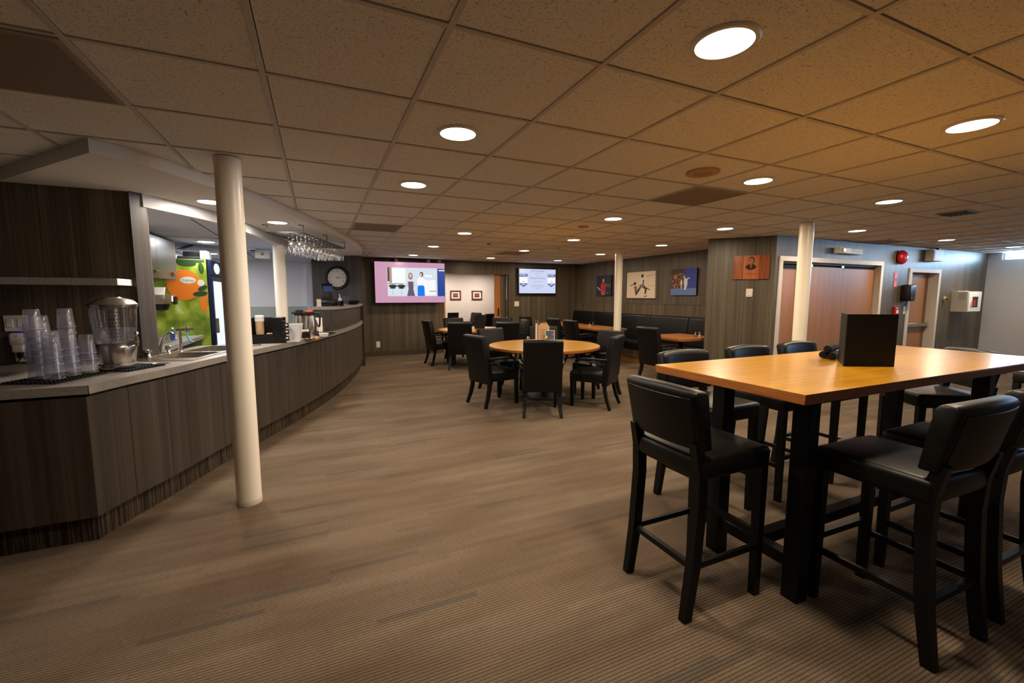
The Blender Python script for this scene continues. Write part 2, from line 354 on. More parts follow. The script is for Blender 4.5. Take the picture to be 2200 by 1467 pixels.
# kitchen shell
struct(bx(-2.2, -2.08, 4.53, 10.3, 0, 2.2).build('wall_kitchen_left', 'white_wall'))
kw = struct(bx(-2.2, -0.05, 10.30, 10.42, 1.235, 2.2).build('wall_kitchen_back', 'white_wall'))
bx(-2.2, -0.05, 10.28, 10.42, 0, 1.235).build('wainscot', 'wainscot', kw)
struct(bx(-0.20, -0.08, 10.15, 10.30, 0, 2.17).build('trim_2', 'white_wall'))
struct(MB().prism([(-0.08, 9.78), (0.86, 9.42), (0.87, 10.85), (-0.08, 10.85)], 0, H+0.02).build('wall_clock', 'bar_laminate'))
OUT = smooth_line([(-1.155, 3.34), (-0.968, 3.50), (-0.80, 3.79), (-0.676, 4.04), (-0.537, 4.32), (-0.298, 4.85), (0.136, 6.02), (0.52, 7.30), (0.78, 8.55), (0.87, 9.45)])
INN = smooth_line([(-1.243, 4.47), (-1.05, 4.78), (-0.87, 5.13), (-0.72, 5.66), (-0.60, 6.18), (-0.49, 6.70), (-0.33, 7.6), (-0.17, 8.7), (-0.08, 9.78)])
struct(MB().prism([(-2.06, 4.43)]+OUT+INN[::-1]+[(-1.30, 4.43)], 2.272, H+0.01).build('ceiling_soffit', 'soffit'))
kc = struct(MB().prism(INN+[(-0.08, 10.3), (-2.1, 10.3), (-2.1, 4.53), (-1.25, 4.53)], 2.172, 2.262).build('ceiling_kitchen', 'kitchen_ceiling'))
bx(-2.08, -0.9, 6.55, 6.56, 2.169, 2.173).build('tile_joint', 'ink', kc); bx(-2.08, -0.35, 8.35, 8.36, 2.169, 2.173).build('tile_joint', 'ink', kc); bx(-1.05, -1.04, 5.0, 10.3, 2.169, 2.173).build('tile_joint', 'ink', kc)
MB().strip(INN, offset(INN, 0.06), 2.17, 2.272).build('fascia', 'soffit', kc)
# corridor behind the doorway
struct(bx(2.0, 6.4, 13.0, 13.1, 0, 2.4).build('wall_corridor', 'pink_wall'))
struct(bx(2.0, 2.1, 10.97, 13.0, 0, 2.4).build('wall_corridor_left', 'pink_wall')); struct(bx(6.3, 6.4, 10.97, 13.0, 0, 2.4).build('wall_corridor_right', 'pink_wall'))
struct(bx(2.0, 6.4, 10.97, 13.1, 2.14, 2.24).build('ceiling_corridor', 'soffit'))
d = struct(bx(4.56, 4.75, 11.0, 11.05, 0, 2.03).build('door_3', 'panel_laminate'))
bx(4.40, 4.56, 10.98, 11.03, 0, 2.03).build('door_panel', 'door_edge', d); MB().cyl((4.735, 10.93, 0.9), (4.735, 10.93, 1.36), 0.012).box(4.72, 4.75, 10.93, 11.0, 1.0, 1.02).box(4.72, 4.75, 10.93, 11.0, 1.26, 1.28).build('pull_handle', 'steel', d)
bx(4.49, 4.52, 10.955, 10.98, 0.92, 1.12).build('door_pull', 'black_metal', d)
bx(2.93, 2.975, 10.83, 11.0, 0, 2.05).build('jamb', 'door_edge', d)
# baseboards and the ledge panel over the bench
struct(bx(0.9, 2.93, 10.835, 10.85, 0, 0.12).build('baseboard_back', 'baseboard')); struct(bx(4.78, 6.95, 10.835, 10.85, 0, 0.12).build('baseboard_back', 'baseboard'))
struct(bx(9.2, 10.0, 4.395, 4.41, 0, 0.1).build('baseboard_doors', 'baseboard')); struct(bx(11.22, 13.1, 4.395, 4.41, 0, 0.1).build('baseboard_doors', 'baseboard'))
struct(MB().box(6.915, 6.95, 5.13, 10.85, 0.9, 1.27).build('trim_3', 'panel_laminate')); struct(bx(6.905, 6.95, 5.13, 10.85, 1.27, 1.278).build('trim_4', 'wall_laminate'))

# sliding closet doors with white frame
d1 = struct(MB().box(6.395, 6.47, 4.39, 4.60, 0, 1.9845).box(9.10, 9.17, 4.39, 4.60, 0, 1.9845).box(6.395, 9.17, 4.39, 4.60, 1.985, 2.06).build('door_1', 'frame_paint', bev=0.004, seg=1))
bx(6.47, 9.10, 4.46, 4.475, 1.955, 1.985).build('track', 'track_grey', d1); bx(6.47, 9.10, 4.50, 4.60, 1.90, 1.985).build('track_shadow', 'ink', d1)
p = bx(6.47, 7.10, 4.55, 4.59, 0.01, 1.93).build('door_panel', 'door_wood', d1)
p = bx(7.205, 8.13, 4.48, 4.515, 0.01, 1.925).build('door_panel', 'door_wood', d1)
MB().box(7.235, 7.265, 4.472, 4.482, 1.02, 1.10).build('finger_pull', 'chrome', p)
bx(7.10, 7.20, 4.50, 4.54, 0.01, 1.925).build('door_edge', 'door_edge', d1)
bx(8.135, 9.07, 4.49, 4.525, 0.01, 1.915).build('door_panel', 'door_wood', d1)
bx(9.0, 9.098, 4.53, 4.56, 0.01, 1.915).build('door_edge', 'door_edge', d1)
for x in (7.27, 8.10): bx(x-0.03, x+0.03, 4.462, 4.478, 1.925, 1.957).build('hanger', 'steel', d1)
# exit door with push bar
d2 = struct(MB().box(10.05, 10.13, 4.39, 4.60, 0, 1.8945).box(11.10, 11.18, 4.39, 4.60, 0, 1.8945).box(10.05, 11.18, 4.39, 4.60, 1.895, 1.97).build('door_2', 'frame_paint', bev=0.004, seg=1))
bx(10.13, 11.10, 4.55, 4.59, 0.01, 1.89).build('door_leaf', 'door_wood', d2)
MB().box(10.20, 11.05, 4.47, 4.52, 0.86, 0.93).box(10.20, 10.27, 4.50, 4.55, 0.85, 0.94).box(10.98, 11.05, 4.50, 4.55, 0.85, 0.94).build('push_bar', 'steel', d2, bev=0.006, seg=1)

# columns
for x, y, zt, lab in ((-0.50, 3.45, H, 'cream painted round steel column in front of the bar'), (5.56, 3.505, H, 'cream painted round column before the sliding closet doors'), (5.74, 7.40, H, 'cream painted round column beside the black booth bench'), (-0.47, 7.05, 2.172, 'white painted round column behind the bar counter')):
    c = thing('column', lab, 'column', (x, y, 0))
    MB().lathe([(0.078, 0), (0.078, zt)], (x, y, 0), 32, False, False).build('shaft', 'column_paint', c, smooth=True)
    if y < 4: MB().lathe([(0.0795, 0), (0.0795, 0.03), (0.0785, 0.033)], (x, y, 0), 32, False, False).build('base_scuff', 'scuff', c, smooth=True)

# ------------------------------------------------------------------ lamps
def downlight(z, colr, mat, w):
    t = thing('downlight', 'x', 'ceiling light')
    MB().lathe([(0.098, 0.004), (0.098, -0.006), (0.112, -0.006), (0.118, 0.0), (0.118, 0.004)], (0, 0, 0), 36, False, False).build('trim_ring', 'white_plastic', t, smooth=True)
    MB().lathe([(0.098, -0.003), (0.09, -0.005), (0.001, -0.006)], (0, 0, 0), 36, False, True).build('diffuser', mat, t, smooth=True)
    ld = bpy.data.lights.new('lamp', 'AREA'); ld.shape = 'DISK'; ld.size = 0.19; ld.energy = w; ld.color = colr
    lo = bpy.data.objects.new('lamp', ld); COL.objects.link(lo); lo.parent = t; lo.location = (0, 0, -0.010)
    t.location = (0, 0, z); return t
DW = downlight(H, WARM, 'lamp_warm', LAMP_W); DF = downlight(H, WARM, 'lamp_warm', LAMP_W*0.72); DN = downlight(H, NEUT, 'lamp_warm', LAMP_W); DC = downlight(H, COOL, 'lamp_cool', LAMP_W)
used = set()
def put(proto, x, y, z, label, group):
    if proto.name in used: o = dup(proto, (x, y, z))
    else: o = proto; used.add(proto.name); o.location = (x, y, z)
    o['label'] = label; o['group'] = group
GL = 'round downlights in the tiled ceiling'
for x, y, w in ((1.361, 1.192, 'above the stool end of the high table'), (3.189, 1.192, 'above the middle of the high table'), (3.189, 2.411, 'beside the large round ceiling speaker'), (5.018, 2.411, 'between the high table and the column by sliding doors'), (3.189, 4.240, 'between the high table and the near round table'), (5.018, 4.240, 'in front of the angled plaque wall'), (6.847, 3.630, 'over the sliding closet doors'), (9.285, 3.630, 'before the red fire bell'), (11.72, 3.630, 'nearest the high strip window')):
    put(DW, x, y, H, 'round flush downlight in tiled ceiling '+w, GL)
for x, y, w in ((1.970, 6.068, 'between the bar and the near round table'), (3.799, 6.068, 'just beyond the near round table'), (5.628, 6.068, 'over the small booth table'), (1.970, 7.897, 'between the raised ledge and the far round table'), (3.799, 7.897, 'on the booth side of the far round table'), (5.628, 7.897, 'over the long booth table'), (1.970, 9.726, 'before the large pink screen'), (3.799, 9.726, 'before the corridor doorway'), (5.628, 9.726, 'before the menu screen')):
    put(DF, x, y, H, 'round flush downlight in tiled ceiling '+w, GL)
for x, y, w in ((0.751, 2.411, 'over open floor before the cream column'), (0.751, 3.630, 'over open floor beside the bar soffit')):
    put(DN, x, y, H, 'round flush downlight in tiled ceiling '+w, GL)
put(DC, -0.811, 4.615, 2.272, 'round downlight in the bar soffit near the dark panel wall', 'downlights over the bar')
put(DC, -0.369, 5.579, 2.272, 'round downlight in the bar soffit beside the glass rack', 'downlights over the bar')
DK = downlight(2.172, (0.94, 0.95, 1.0), 'lamp_cool', LAMP_W*0.8)
put(DK, -1.62, 8.9, 2.172, 'added unseen fill downlight in the low ceiling behind the fridge', 'downlights over the bar')  # added lamp brightening the kitchen, out of sight behind the front column
put(DK, -1.314, 7.0, 2.172, 'round downlight in the low ceiling behind the bar', 'downlights over the bar')
for x in (3.45, 4.60): put(DC, x, 12.2, 2.14, 'round downlight in the corridor beyond the doorway', 'corridor downlights')

# ------------------------------------------------------------------ ceiling fittings
def speaker(x, y, r, lab):
    t = thing('ceiling_speaker', lab, 'speaker', (x, y, H))
    MB().lathe([(r, 0.006), (r, -0.008), (r*0.96, -0.012), (r*0.55, -0.012)], (x, y, H), 36, False, False).build('rim', 'tan', t, smooth=True)
    MB().lathe([(r*0.55, -0.012), (r*0.5, -0.007), (0.001, -0.007)], (x, y, H), 36, False, True).build('grille', 'vent', t, smooth=True)
speaker(2.60, 2.411, 0.115, 'round tan ceiling speaker next to the square grille'); speaker(3.19, 4.87, 0.07, 'small round ceiling speaker above the near round table'); speaker(3.79, 8.45, 0.09, 'small round ceiling speaker above the far round table')
t = thing('ceiling_grille', 'louvred triangular-looking return grille in ceiling toward the exit door', 'vent', (6.4, 2.43, H)); bx(6.25, 6.55, 2.3, 2.56, H-0.008, H+0.008).build('frame', 'vent', t)
for k in range(6): bx(6.27, 6.53, 2.32+k*0.04, 2.335+k*0.04, H-0.014, H-0.006).build('louvre', 'vent_dark', t)
def detector(x, y, z, lab):
    t = thing('smoke_detector', lab, 'smoke detector', (x, y, z))
    MB().lathe([(0.06, 0.0), (0.06, -0.015), (0.05, -0.03)], (x, y, z), 24, False, True).build('base', 'white_plastic', t, smooth=True); MB().lathe([(0.035, -0.03), (0.03, -0.045)], (x, y, z), 20, False, True).build('sensor', 'black_plastic', t, smooth=True)
detector(2.64, 6.84, H, 'small smoke detector on the ceiling above the round tables'); detector(-0.86, 7.65, 2.172, 'small smoke detector on the low kitchen ceiling')
t = thing('ceiling_plate', 'round white access plate on the ceiling near the menu screen', 'plate', (4.15, 7.4, H)); MB().lathe([(0.16, 0.0), (0.16, -0.012), (0.14, -0.018)], (4.15, 7.4, H), 32, False, True).build('disc', 'white_plastic', t, smooth=True); MB().lathe([(0.02, -0.018), (0.015, -0.026)], (4.15, 7.4, H), 12, False, True).build('screw_cap', 'white_plastic', t)
# ------------------------------------------------------------------ bar
FRONT = offset(BAR, 0.022); BACK = offset(BAR, 0.044); KICK = offset(BAR, 0.075); KICKB = offset(BAR, 0.10); DEEP = offset(BAR, 0.62)
bar = thing('curved_bar', 'long curved bar front in dark grey wood laminate panels', 'bar counter', (-0.3, 5.2, 0))
def seg(line, y0, y1):
    idx = [i for i, p in enumerate(line) if y0-1e-6 <= BAR[i][1] <= y1+1e-6]; return idx
ys = [BAR[0][1], 3.46, 3.74, 4.01, 4.30, 4.62, 4.95, 6.1, 7.3, 8.4, 9.40]
def at_y(line, y):
    for (a, b), (p, q) in zip(zip(BAR[:-1], BAR[1:]), zip(line[:-1], line[1:])):
        if a[1] <= y <= b[1]+1e-9:
            t = (y-a[1])/(b[1]-a[1]); return (p[0]+(q[0]-p[0])*t, p[1]+(q[1]-p[1])*t)
    return line[-1]
for k in range(len(ys)-1):
    y0, y1 = ys[k]+0.0016, ys[k+1]-0.0016
    inner = [BAR[i][1] for i in range(len(BAR)) if y0 < BAR[i][1] < y1]; yy = [y0]+inner+[y1]
    f = [at_y(FRONT, y) for y in yy]; b = [at_y(BACK, y) for y in yy]
    MB().prism(f+b[::-1], 0.165, 0.882).build('panel', 'bar_laminate', bar)
for x0, x1 in ((-2.35, -1.2312), (-3.6, -2.353), (-4.99, -3.603)): bx(x0, x1, 3.2075, 3.244, 0.165, 0.882).build('panel', 'bar_laminate', bar)
MB().prism([(-4.99, 3.27), (-1.258, 3.27)]+[p for p in KICK if p[1] > 3.30]+[p for p in KICKB if p[1] > 3.34][::-1]+[(-1.28, 3.30), (-4.99, 3.30)], 0, 0.175).build('kick', 'kick_carpet', bar)
MB().prism([(-4.99, 3.245), (-1.225, 3.245)]+BACK[1:]+offset(BAR, 0.06)[:0:-1]+[(-1.25, 3.262), (-4.99, 3.262)], 0.16, 0.90).build('carcass', 'black_matte', bar)
top = thing('bar_countertop', 'grey laminate countertop running along the curved bar', 'countertop', (-0.3, 5.2, 0.9))
MB().prism([(-4.99, 3.2)]+BAR+[p for p in DEEP if p[1] > 4.66][::-1]+[(-1.228, 4.63), (-1.228, 4.398), (-1.32, 4.398), (-1.32, 4.426), (-4.99, 4.426)], 0.90, 0.95).build('slab', 'counter', top)
slab = bpy.data.objects['slab']
MB().box(-1.213, -1.2105, 3.1992, 3.2, 0.90, 0.9505).build('joint', 'ink', top)
# raised service tier
tb = [y for y in [6.72]+[p[1] for p in BAR if 6.75 < p[1] < 9.39]+[9.40]]
def tier(d0, d1):
    a = offset(BAR, d0); b = offset(BAR, d1); return [at_y(a, y) for y in tb]+[at_y(b, y) for y in tb][::-1]
rt = thing('raised_counter', 'raised service ledge with grey top at the far end of the bar', 'counter', (0.3, 8.2, 0.95))
MB().prism(tier(0.04, 0.24), 0.9505, 1.262).build('riser', 'bar_laminate', rt); MB().prism(tier(-0.01, 0.33), 1.262, 1.302).build('ledge_top', 'counter', rt)
# sink set into the bar
U = Vector((0.266, 0.964, 0)); V = Vector((-0.964, 0.266, 0)); S0 = Vector((-0.915, 4.09, 0))
def sp(u, v, z): p = S0+U*u+V*v; return (p.x, p.y, z)
sk = thing('bar_sink', 'stainless steel double sink set into the bar counter', 'sink', tuple(S0+Vector((0, 0, 0.95))))
def sbox(mb, u0, u1, v0, v1, z0, z1):
    return mb.ring([[sp(u0, v0, z), sp(u1, v0, z), sp(u1, v1, z), sp(u0, v1, z)] for z in (z0, z1)])
mb = MB(); sbox(mb, 0, 1.08, 0, 0.04, 0.95, 0.957); sbox(mb, 0, 1.08, 0.38, 0.50, 0.95, 0.957); sbox(mb, 0, 0.14, 0.04, 0.38, 0.95, 0.957); sbox(mb, 0.52, 0.58, 0.04, 0.38, 0.95, 0.957); sbox(mb, 1.04, 1.08, 0.04, 0.38, 0.95, 0.957); mb.build('rim', 'steel', sk)
def cut(o, mb):                                   # subtract a solid from a mesh object and keep the result as its mesh
    c = mb.build('cutter', 'steel'); c.location = o.parent.location*-1; md = o.modifiers.new('cut', 'BOOLEAN'); md.object = c; md.solver = 'EXACT'
    c.location = (0, 0, 0); bpy.context.view_layer.update(); dg = bpy.context.evaluated_depsgraph_get()
    me = bpy.data.meshes.new_from_object(o.evaluated_get(dg)); o.modifiers.clear(); o.data = me; bpy.data.objects.remove(c)
for u0, u1 in ((0.14, 0.52), (0.58, 1.04)):
    mb = MB(); sbox(mb, u0, u1, 0.04, 0.38, 0.85, 0.99); cut(slab, mb)
    def rr(d, z): return [sp(u0+d, 0.04+d, z), sp(u1-d, 0.04+d, z), sp(u1-d, 0.38-d, z), sp(u0+d, 0.38-d, z)]
    MB().ring([rr(0.001, 0.956), rr(0.004, 0.94), rr(0.02, 0.80), rr(0.03, 0.79)], False, True).build('basin', 'brushed', sk)
    MB().lathe([(0.035, 0), (0.03, 0.002)], sp((u0+u1)/2, 0.21, 0.7905), 20, False, True).build('drain', 'vent_dark', sk)
f = thing('faucet', 'chrome swan-neck faucet with two cross handles behind the bar sink', 'faucet', sp(0.33, 0.44, 0.957))
mb = MB(); sbox(mb, 0.22, 0.46, 0.42, 0.46, 0.957, 0.968); mb.build('base_plate', 'chrome', f)
a = Vector(sp(0.36, 0.44, 0.965)); MB().tube([a, a+Vector((0.01, 0, 0.06)), a+Vector((0.03, -0.01, 0.12)), a+Vector((0.06, -0.03, 0.17)), a+Vector((0.10, -0.05, 0.185)), a+Vector((0.13, -0.065, 0.165)), a+Vector((0.135, -0.07, 0.135))], [0.014, 0.013, 0.012, 0.012, 0.012, 0.012, 0.014], 12).build('spout', 'chrome', f, smooth=True)
for u in (0.22, 0.48):
    c = sp(u, 0.44, 0.957); MB().lathe([(0.022, 0), (0.018, 0.02), (0.014, 0.03), (0.028, 0.04), (0.028, 0.06), (0.016, 0.068)], c, 12).build('handle', 'chrome', f, smooth=True)
f = thing('glass_filler', 'tall chrome glass filler tap with blue hose behind the bar sink', 'tap', sp(0.70, 0.46, 0.957))
c = Vector(sp(0.70, 0.46, 0.957)); MB().cyl(c, c+Vector((0, 0, 0.20)), 0.014, n=14).lathe([(0.028, 0), (0.02, 0.012)], c, 14).build('post', 'chrome', f, smooth=True)
MB().cyl(c+Vector((-0.02, 0, 0.19)), c+Vector((0.11, -0.02, 0.195)), 0.013, n=12).cyl(c+Vector((0.06, -0.01, 0.17)), c+Vector((0.06, -0.01, 0.215)), 0.018, n=12).build('valve', 'steel', f, smooth=True)
MB().tube([c+Vector((0.065, -0.02, 0.17)), c+Vector((0.06, -0.03, 0.13)), c+Vector((0.08, -0.035, 0.09)), c+Vector((0.105, -0.03, 0.075))], 0.007, 8).build('hose', 'cyan', f, smooth=True)
# round steel waste grommets
for (x, y, r, lab) in ((-1.10, 3.98, 0.075, 'round steel sunken ring in the counter beside the water dispenser'), (-0.62, 5.12, 0.075, 'round steel sunken ring in the counter beside the sink end')):
    t = thing('counter_ring', lab, 'counter ring', (x, y, 0.95)); MB().lathe([(r, 0.0005), (r, 0.004), (r-0.015, 0.005), (r-0.02, 0.001)], (x, y, 0.95), 28, False, False).build('ring', 'steel', t, smooth=True); MB().lathe([(r-0.018, 0.0015), (0.001, 0.0015)], (x, y, 0.95), 28, False, True).build('well', 'vent_dark', t)

# bar mats
def matt(c, a, w, d, lab):
    t = thing('bar_mat', lab, 'bar mat', (c[0], c[1], 0.95)); R = Matrix.Translation((c[0], c[1], 0.95)) @ Matrix.Rotation(a, 4, 'Z')
    MB().box(-w/2, w/2, -d/2, d/2, 0.0005, 0.005, R).build('sheet', 'rubber', t)
    mb = MB(); nx, ny = int(w/0.024), int(d/0.024)
    for i in range(nx):
        for j in range(ny):
            x, y = -w/2+(i+0.5)*w/nx, -d/2+(j+0.5)*d/ny; mb.box(x-0.007, x+0.007, y-0.007, y+0.007, 0.005, 0.012, R)
    for i in range(nx): mb.box(-w/2+(i+0.3)*w/nx, -w/2+(i+0.6)*w/nx, -d/2-0.01, -d/2, 0.0005, 0.008, R)
    o = mb.build('nubs', 'rubber', t); o['kind'] = 'stuff'
MA = math.radians(-20)
matt((-1.48, 3.545), MA, 0.30, 0.36, 'black rubber bar mat under the plastic cup stacks'); matt((-1.215, 3.845), math.radians(62), 0.30, 0.235, 'black rubber bar mat under the water dispenser')
# stacked clear cups, upside down
cup = tag(MB().lathe([(0.0455, 0.002), (0.045, 0.006), (0.040, 0.055), (0.0345, 0.116), (0.032, 0.12), (0.001, 0.119)], (0, 0, 0), 20, False, True).build('plastic_cup', 'clear_plastic', None, smooth=True), 'x', 'cup', 'stacked clear plastic cups')
MB().tube([(0.0462*math.cos(2*PI*i/20), 0.0462*math.sin(2*PI*i/20), 0.003) for i in range(20)], 0.0016, 6, True).build('rim', 'frosted', cup, smooth=True)
first = True
for x, y, ztop, w in ((-1.562, 3.536, 1.358, 'tall stack in front of the switch plate'), (-1.573, 3.640, 1.353, 'tall stack behind the short front stack'), (-1.474, 3.690, 1.358, 'tall stack against the panel wall, mat middle'), (-1.458, 3.458, 1.232, 'short stack at the front mat edge'), (-1.430, 3.575, 1.266, 'medium stack in the middle of the mat'), (-1.376, 3.668, 1.221, 'short stack next to the water dispenser')):
    n = max(1, round((ztop-0.963-0.12)/0.042)+1)
    for k in range(n):
        if first: o = cup; first = False; o.location = (x, y, 0.963)
        else: o = dup(cup, (x, y, 0.963+k*0.042), k*0.7)
        o['label'] = 'clear plastic cup in the '+w
# water dispenser
X, Y, Z = -1.28, 3.83, 0.963
t = thing('water_dispenser', 'clear water dispenser with brushed steel lid, base and tap', 'water dispenser', (X, Y, Z))
MB().lathe([(0.105, 0), (0.108, 0.005), (0.108, 0.028), (0.095, 0.032), (0.098, 0.05), (0.106, 0.10), (0.112, 0.145), (0.108, 0.160), (0.098, 0.170)], (X, Y, Z), 36).build('base', 'steel', t, smooth=True)
tk = MB().lathe([(0.098, 0.170), (0.104, 0.180), (0.110, 0.205), (0.119, 0.30), (0.127, 0.425)], (X, Y, Z), 36, True, False).build('tank', 'clear_glass', t, smooth=True)
MB().lathe([(0.093, 0.174), (0.101, 0.184), (0.107, 0.206), (0.113, 0.272), (0.001, 0.272)], (X, Y, Z), 36, True, True).build('water', 'water', tk, smooth=True)
inf = MB().lathe([(0.028, 0.175), (0.028, 0.41)], (X, Y, Z), 16, False, False).build('infuser', 'brushed', t, smooth=True)
mb = MB()
for a in range(10):
    for k in range(9):
        an = 2*PI*(a+0.5*(k % 2))/10; cx, cy = X+0.0285*math.cos(an), Y+0.0285*math.sin(an); mb.rbox((cx, cy, Z+0.19+k*0.024), (0.003, 0.006, 0.008), an)
o = mb.build('infuser_holes', 'ink', inf); o['kind'] = 'stuff'
MB().lathe([(0.130, 0.418), (0.133, 0.432), (0.133, 0.438), (0.106, 0.468), (0.055, 0.480), (0.05, 0.486), (0.001, 0.488)], (X, Y, Z), 36, False, True).build('lid', 'steel', t, smooth=True)
sx_, sy_ = X+0.118, Y-0.06
sgt = MB().cyl((X+0.085, Y-0.045, Z+0.165), (sx_+0.02, sy_-0.012, Z+0.185), 0.017, 0.015, 12).cyl((sx_+0.015, sy_-0.01, Z+0.215), (sx_+0.015, sy_-0.01, Z+0.15), 0.015, 0.010, 12).build('spigot', 'steel', t, smooth=True)
MB().lathe([(0.008, 0), (0.008, 0.02), (0.016, 0.028), (0.014, 0.04)], (sx_+0.015, sy_-0.01, Z+0.21), 12).build('tap_lever', 'chrome', sgt, smooth=True)
# wall shelf, switches, plug-in freshener
t = thing('wall_shelf', 'thin pale floating shelf on the dark panel wall', 'shelf', (-2.6, 4.3, 1.54)); bx(-5.0, -1.345, 4.135, 4.43, 1.537, 1.585).build('board', 'counter', t); bx(-1.346, -1.342, 4.135, 4.43, 1.537, 1.585).build('end_cap', 'white', t)
t = thing('light_switch', 'white double rocker switch plate on the dark panel wall', 'switch', (-2.045, 4.43, 1.255))
bx(-2.109, -1.981, 4.421, 4.43, 1.195, 1.315).build('plate', 'white_plastic', t, bev=0.003, seg=1)
for x in (-2.075, -2.015): bx(x-0.019, x+0.019, 4.416, 4.422, 1.225, 1.288).build('rocker', 'white', t, bev=0.002, seg=1)
t = thing('power_outlet', 'white wall outlet below the switch holding a plug-in freshener', 'outlet', (-2.03, 4.43, 1.0)); bx(-2.07, -1.985, 4.423, 4.43, 0.965, 1.09).build('plate', 'white_plastic', t, bev=0.003, seg=1)
for x in (-2.04, -2.018): bx(x-0.003, x+0.003, 4.4215, 4.4232, 0.985, 1.0).build('slot', 'ink', t)
t = thing('air_freshener', 'cream plug-in air freshener with blue glow on the panel wall', 'air freshener', (-2.03, 4.40, 1.07))
MB().prism([(-2.075, 4.372), (-1.985, 4.372), (-1.985, 4.414), (-2.075, 4.414)], 1.09, 1.185).build('body', 'white_plastic', t, bev=0.018, seg=3)
MB().prism([(-2.066, 4.375), (-1.994, 4.375), (-1.994, 4.423), (-2.066, 4.423)], 1.04, 1.105).build('refill', 'white_plastic', t, bev=0.014, seg=3)
MB().box(-2.06, -2.0, 4.415, 4.421, 1.10, 1.18).build('night_light', 'blue_glow', t)
MB().tube([(-2.037, 4.371, 1.168), (-2.03, 4.371, 1.158), (-2.023, 4.371, 1.168)], 0.0012, 6).build('mark', 'ink', t)
t = thing('power_cord', 'black power plug and cord running from outlet along counter', 'cord', (-2.03, 4.40, 0.96)); MB().rbox((-2.03, 4.402, 1.02), (0.03, 0.036, 0.045)).build('plug', 'black_plastic', t, bev=0.006)  # power cord and its plug, lying along the counter
MB().tube([(-2.03, 4.395, 1.0), (-2.035, 4.385, 0.975), (-2.08, 4.38, 0.957), (-2.2, 4.375, 0.956), (-2.45, 4.37, 0.956)], 0.004, 8).build('cable', 'black_plastic', t, smooth=True)

# coffee things along the bar
X, Y, Z = -0.49, 5.36, 0.95
t = thing('cup_organizer', 'black countertop organizer holding paper cups and lids', 'organizer', (X, Y, Z))
MB().box(-0.655, -0.335, 5.27, 5.275, Z, Z+0.10).box(-0.655, -0.335, 5.50, 5.505, Z, Z+0.27).box(-0.655, -0.650, 5.275, 5.50, Z, Z+0.27).box(-0.455, -0.45, 5.275, 5.50, Z, Z+0.27).box(-0.655, -0.335, 5.275, 5.50, Z, Z+0.006).build('frame', 'black_plastic', t)
MB().prism([(-0.45, 5.27), (-0.335, 5.24), (-0.325, 5.27), (-0.335, 5.505), (-0.45, 5.505)], Z, Z+0.235).box(-0.45, -0.36, 5.29, 5.50, Z+0.235, Z+0.27).build('side_tower', 'black_plastic', t)
for k in range(3):
    z = Z+0.02+k*0.07; tr = MB().rbox((-0.332, 5.262, z+0.03), (0.06, 0.05, 0.05), 0.5).build('lid_tray', 'black_matte', t)
    MB().rbox((-0.315, 5.238, z+0.035), (0.022, 0.004, 0.018), 0.5).build('tray_label', 'paper', tr)
G = 'paper cups in the organizer'
pc = tag(MB().lathe([(0.028, 0), (0.039, 0.10), (0.041, 0.101), (0.041, 0.106), (0.038, 0.106), (0.027, 0.006)], (0, 0, 0), 20, True, False).build('paper_cup', 'kraft', None, smooth=True), 'tan paper cup stacked in the black organizer', 'paper cup', G)
for k in range(9):
    o = pc if k == 0 else pc.copy()
    if k: COL.objects.link(o)
    o.location = (-0.575, 5.33, Z+0.02+k*0.0135)
lid0 = tag(MB().lathe([(0.043, 0), (0.045, 0.004), (0.044, 0.008), (0.038, 0.012), (0.036, 0.017), (0.001, 0.017)], (0, 0, 0), 20, False, True).build('coffee_cup_cover', 'white', None, smooth=True), 'white lid stacked on top of the paper cups', 'lid', 'white lids on the paper cups')
for k in range(5):
    o = lid0 if k == 0 else lid0.copy()
    if k: COL.objects.link(o)
    o.location = (-0.575, 5.33, Z+0.236+k*0.012)
t = thing('sleeve_stack', 'small stack of brown cup sleeves in the organizer', 'cup sleeves', (-0.49, 5.32, Z)); MB().rbox((-0.485, 5.32, Z+0.075), (0.05, 0.03, 0.07), 0.2).build('sleeves', 'kraft', t); MB().rbox((-0.52, 5.31, Z+0.075), (0.006, 0.03, 0.075), 0.2, 0, 0.45).build('loose_sleeve', 'paper', t)
def flask(x, y, r, h, lidm, lab):
    t = thing('coffee_carafe', lab, 'carafe', (x, y, 0.95))
    MB().lathe([(r*0.95, 0), (r, 0.01), (r, h*0.45), (r*0.82, h*0.82)], (x, y, 0.95), 28).build('body', 'steel', t, smooth=True)
    MB().lathe([(r*0.84, h*0.80), (r*0.82, h*0.92), (r*0.6, h*0.95)], (x, y, 0.95), 24).cyl((x-r*0.6, y-0.01, 0.95+h*0.88), (x-r*1.25, y-0.02, 0.95+h*0.91), 0.016, 0.010, 10).build('collar', 'black_plastic', t, smooth=True)
    MB().lathe([(r*0.62, h*0.94), (r*0.60, h), (r*0.3, h*1.01)], (x, y, 0.95), 20).build('lid', lidm, t, smooth=True)
    MB().tube([(x+r*0.7, y-0.01, 0.95+h*0.90), (x+r*1.35, y-0.02, 0.95+h*0.92), (x+r*1.6, y-0.02, 0.95+h*0.80), (x+r*1.5, y-0.02, 0.95+h*0.45), (x+r*1.38, y-0.02, 0.95+h*0.35)], 0.011, 10).build('handle', 'black_plastic', t, smooth=True)
flask(-0.215, 6.13, 0.075, 0.325, 'black_plastic', 'steel coffee carafe with black lid beside orange-lidded one'); flask(-0.095, 6.02, 0.073, 0.325, 'orange_red', 'steel coffee carafe with orange lid and black handle'); flask(-0.675, 5.60, 0.055, 0.26, 'black_plastic', 'slim steel flask standing behind the black cup organizer')
t = thing('clear_bin', 'clear plastic bin beside the cup organizer', 'bin', (-0.25, 5.45, 0.95))
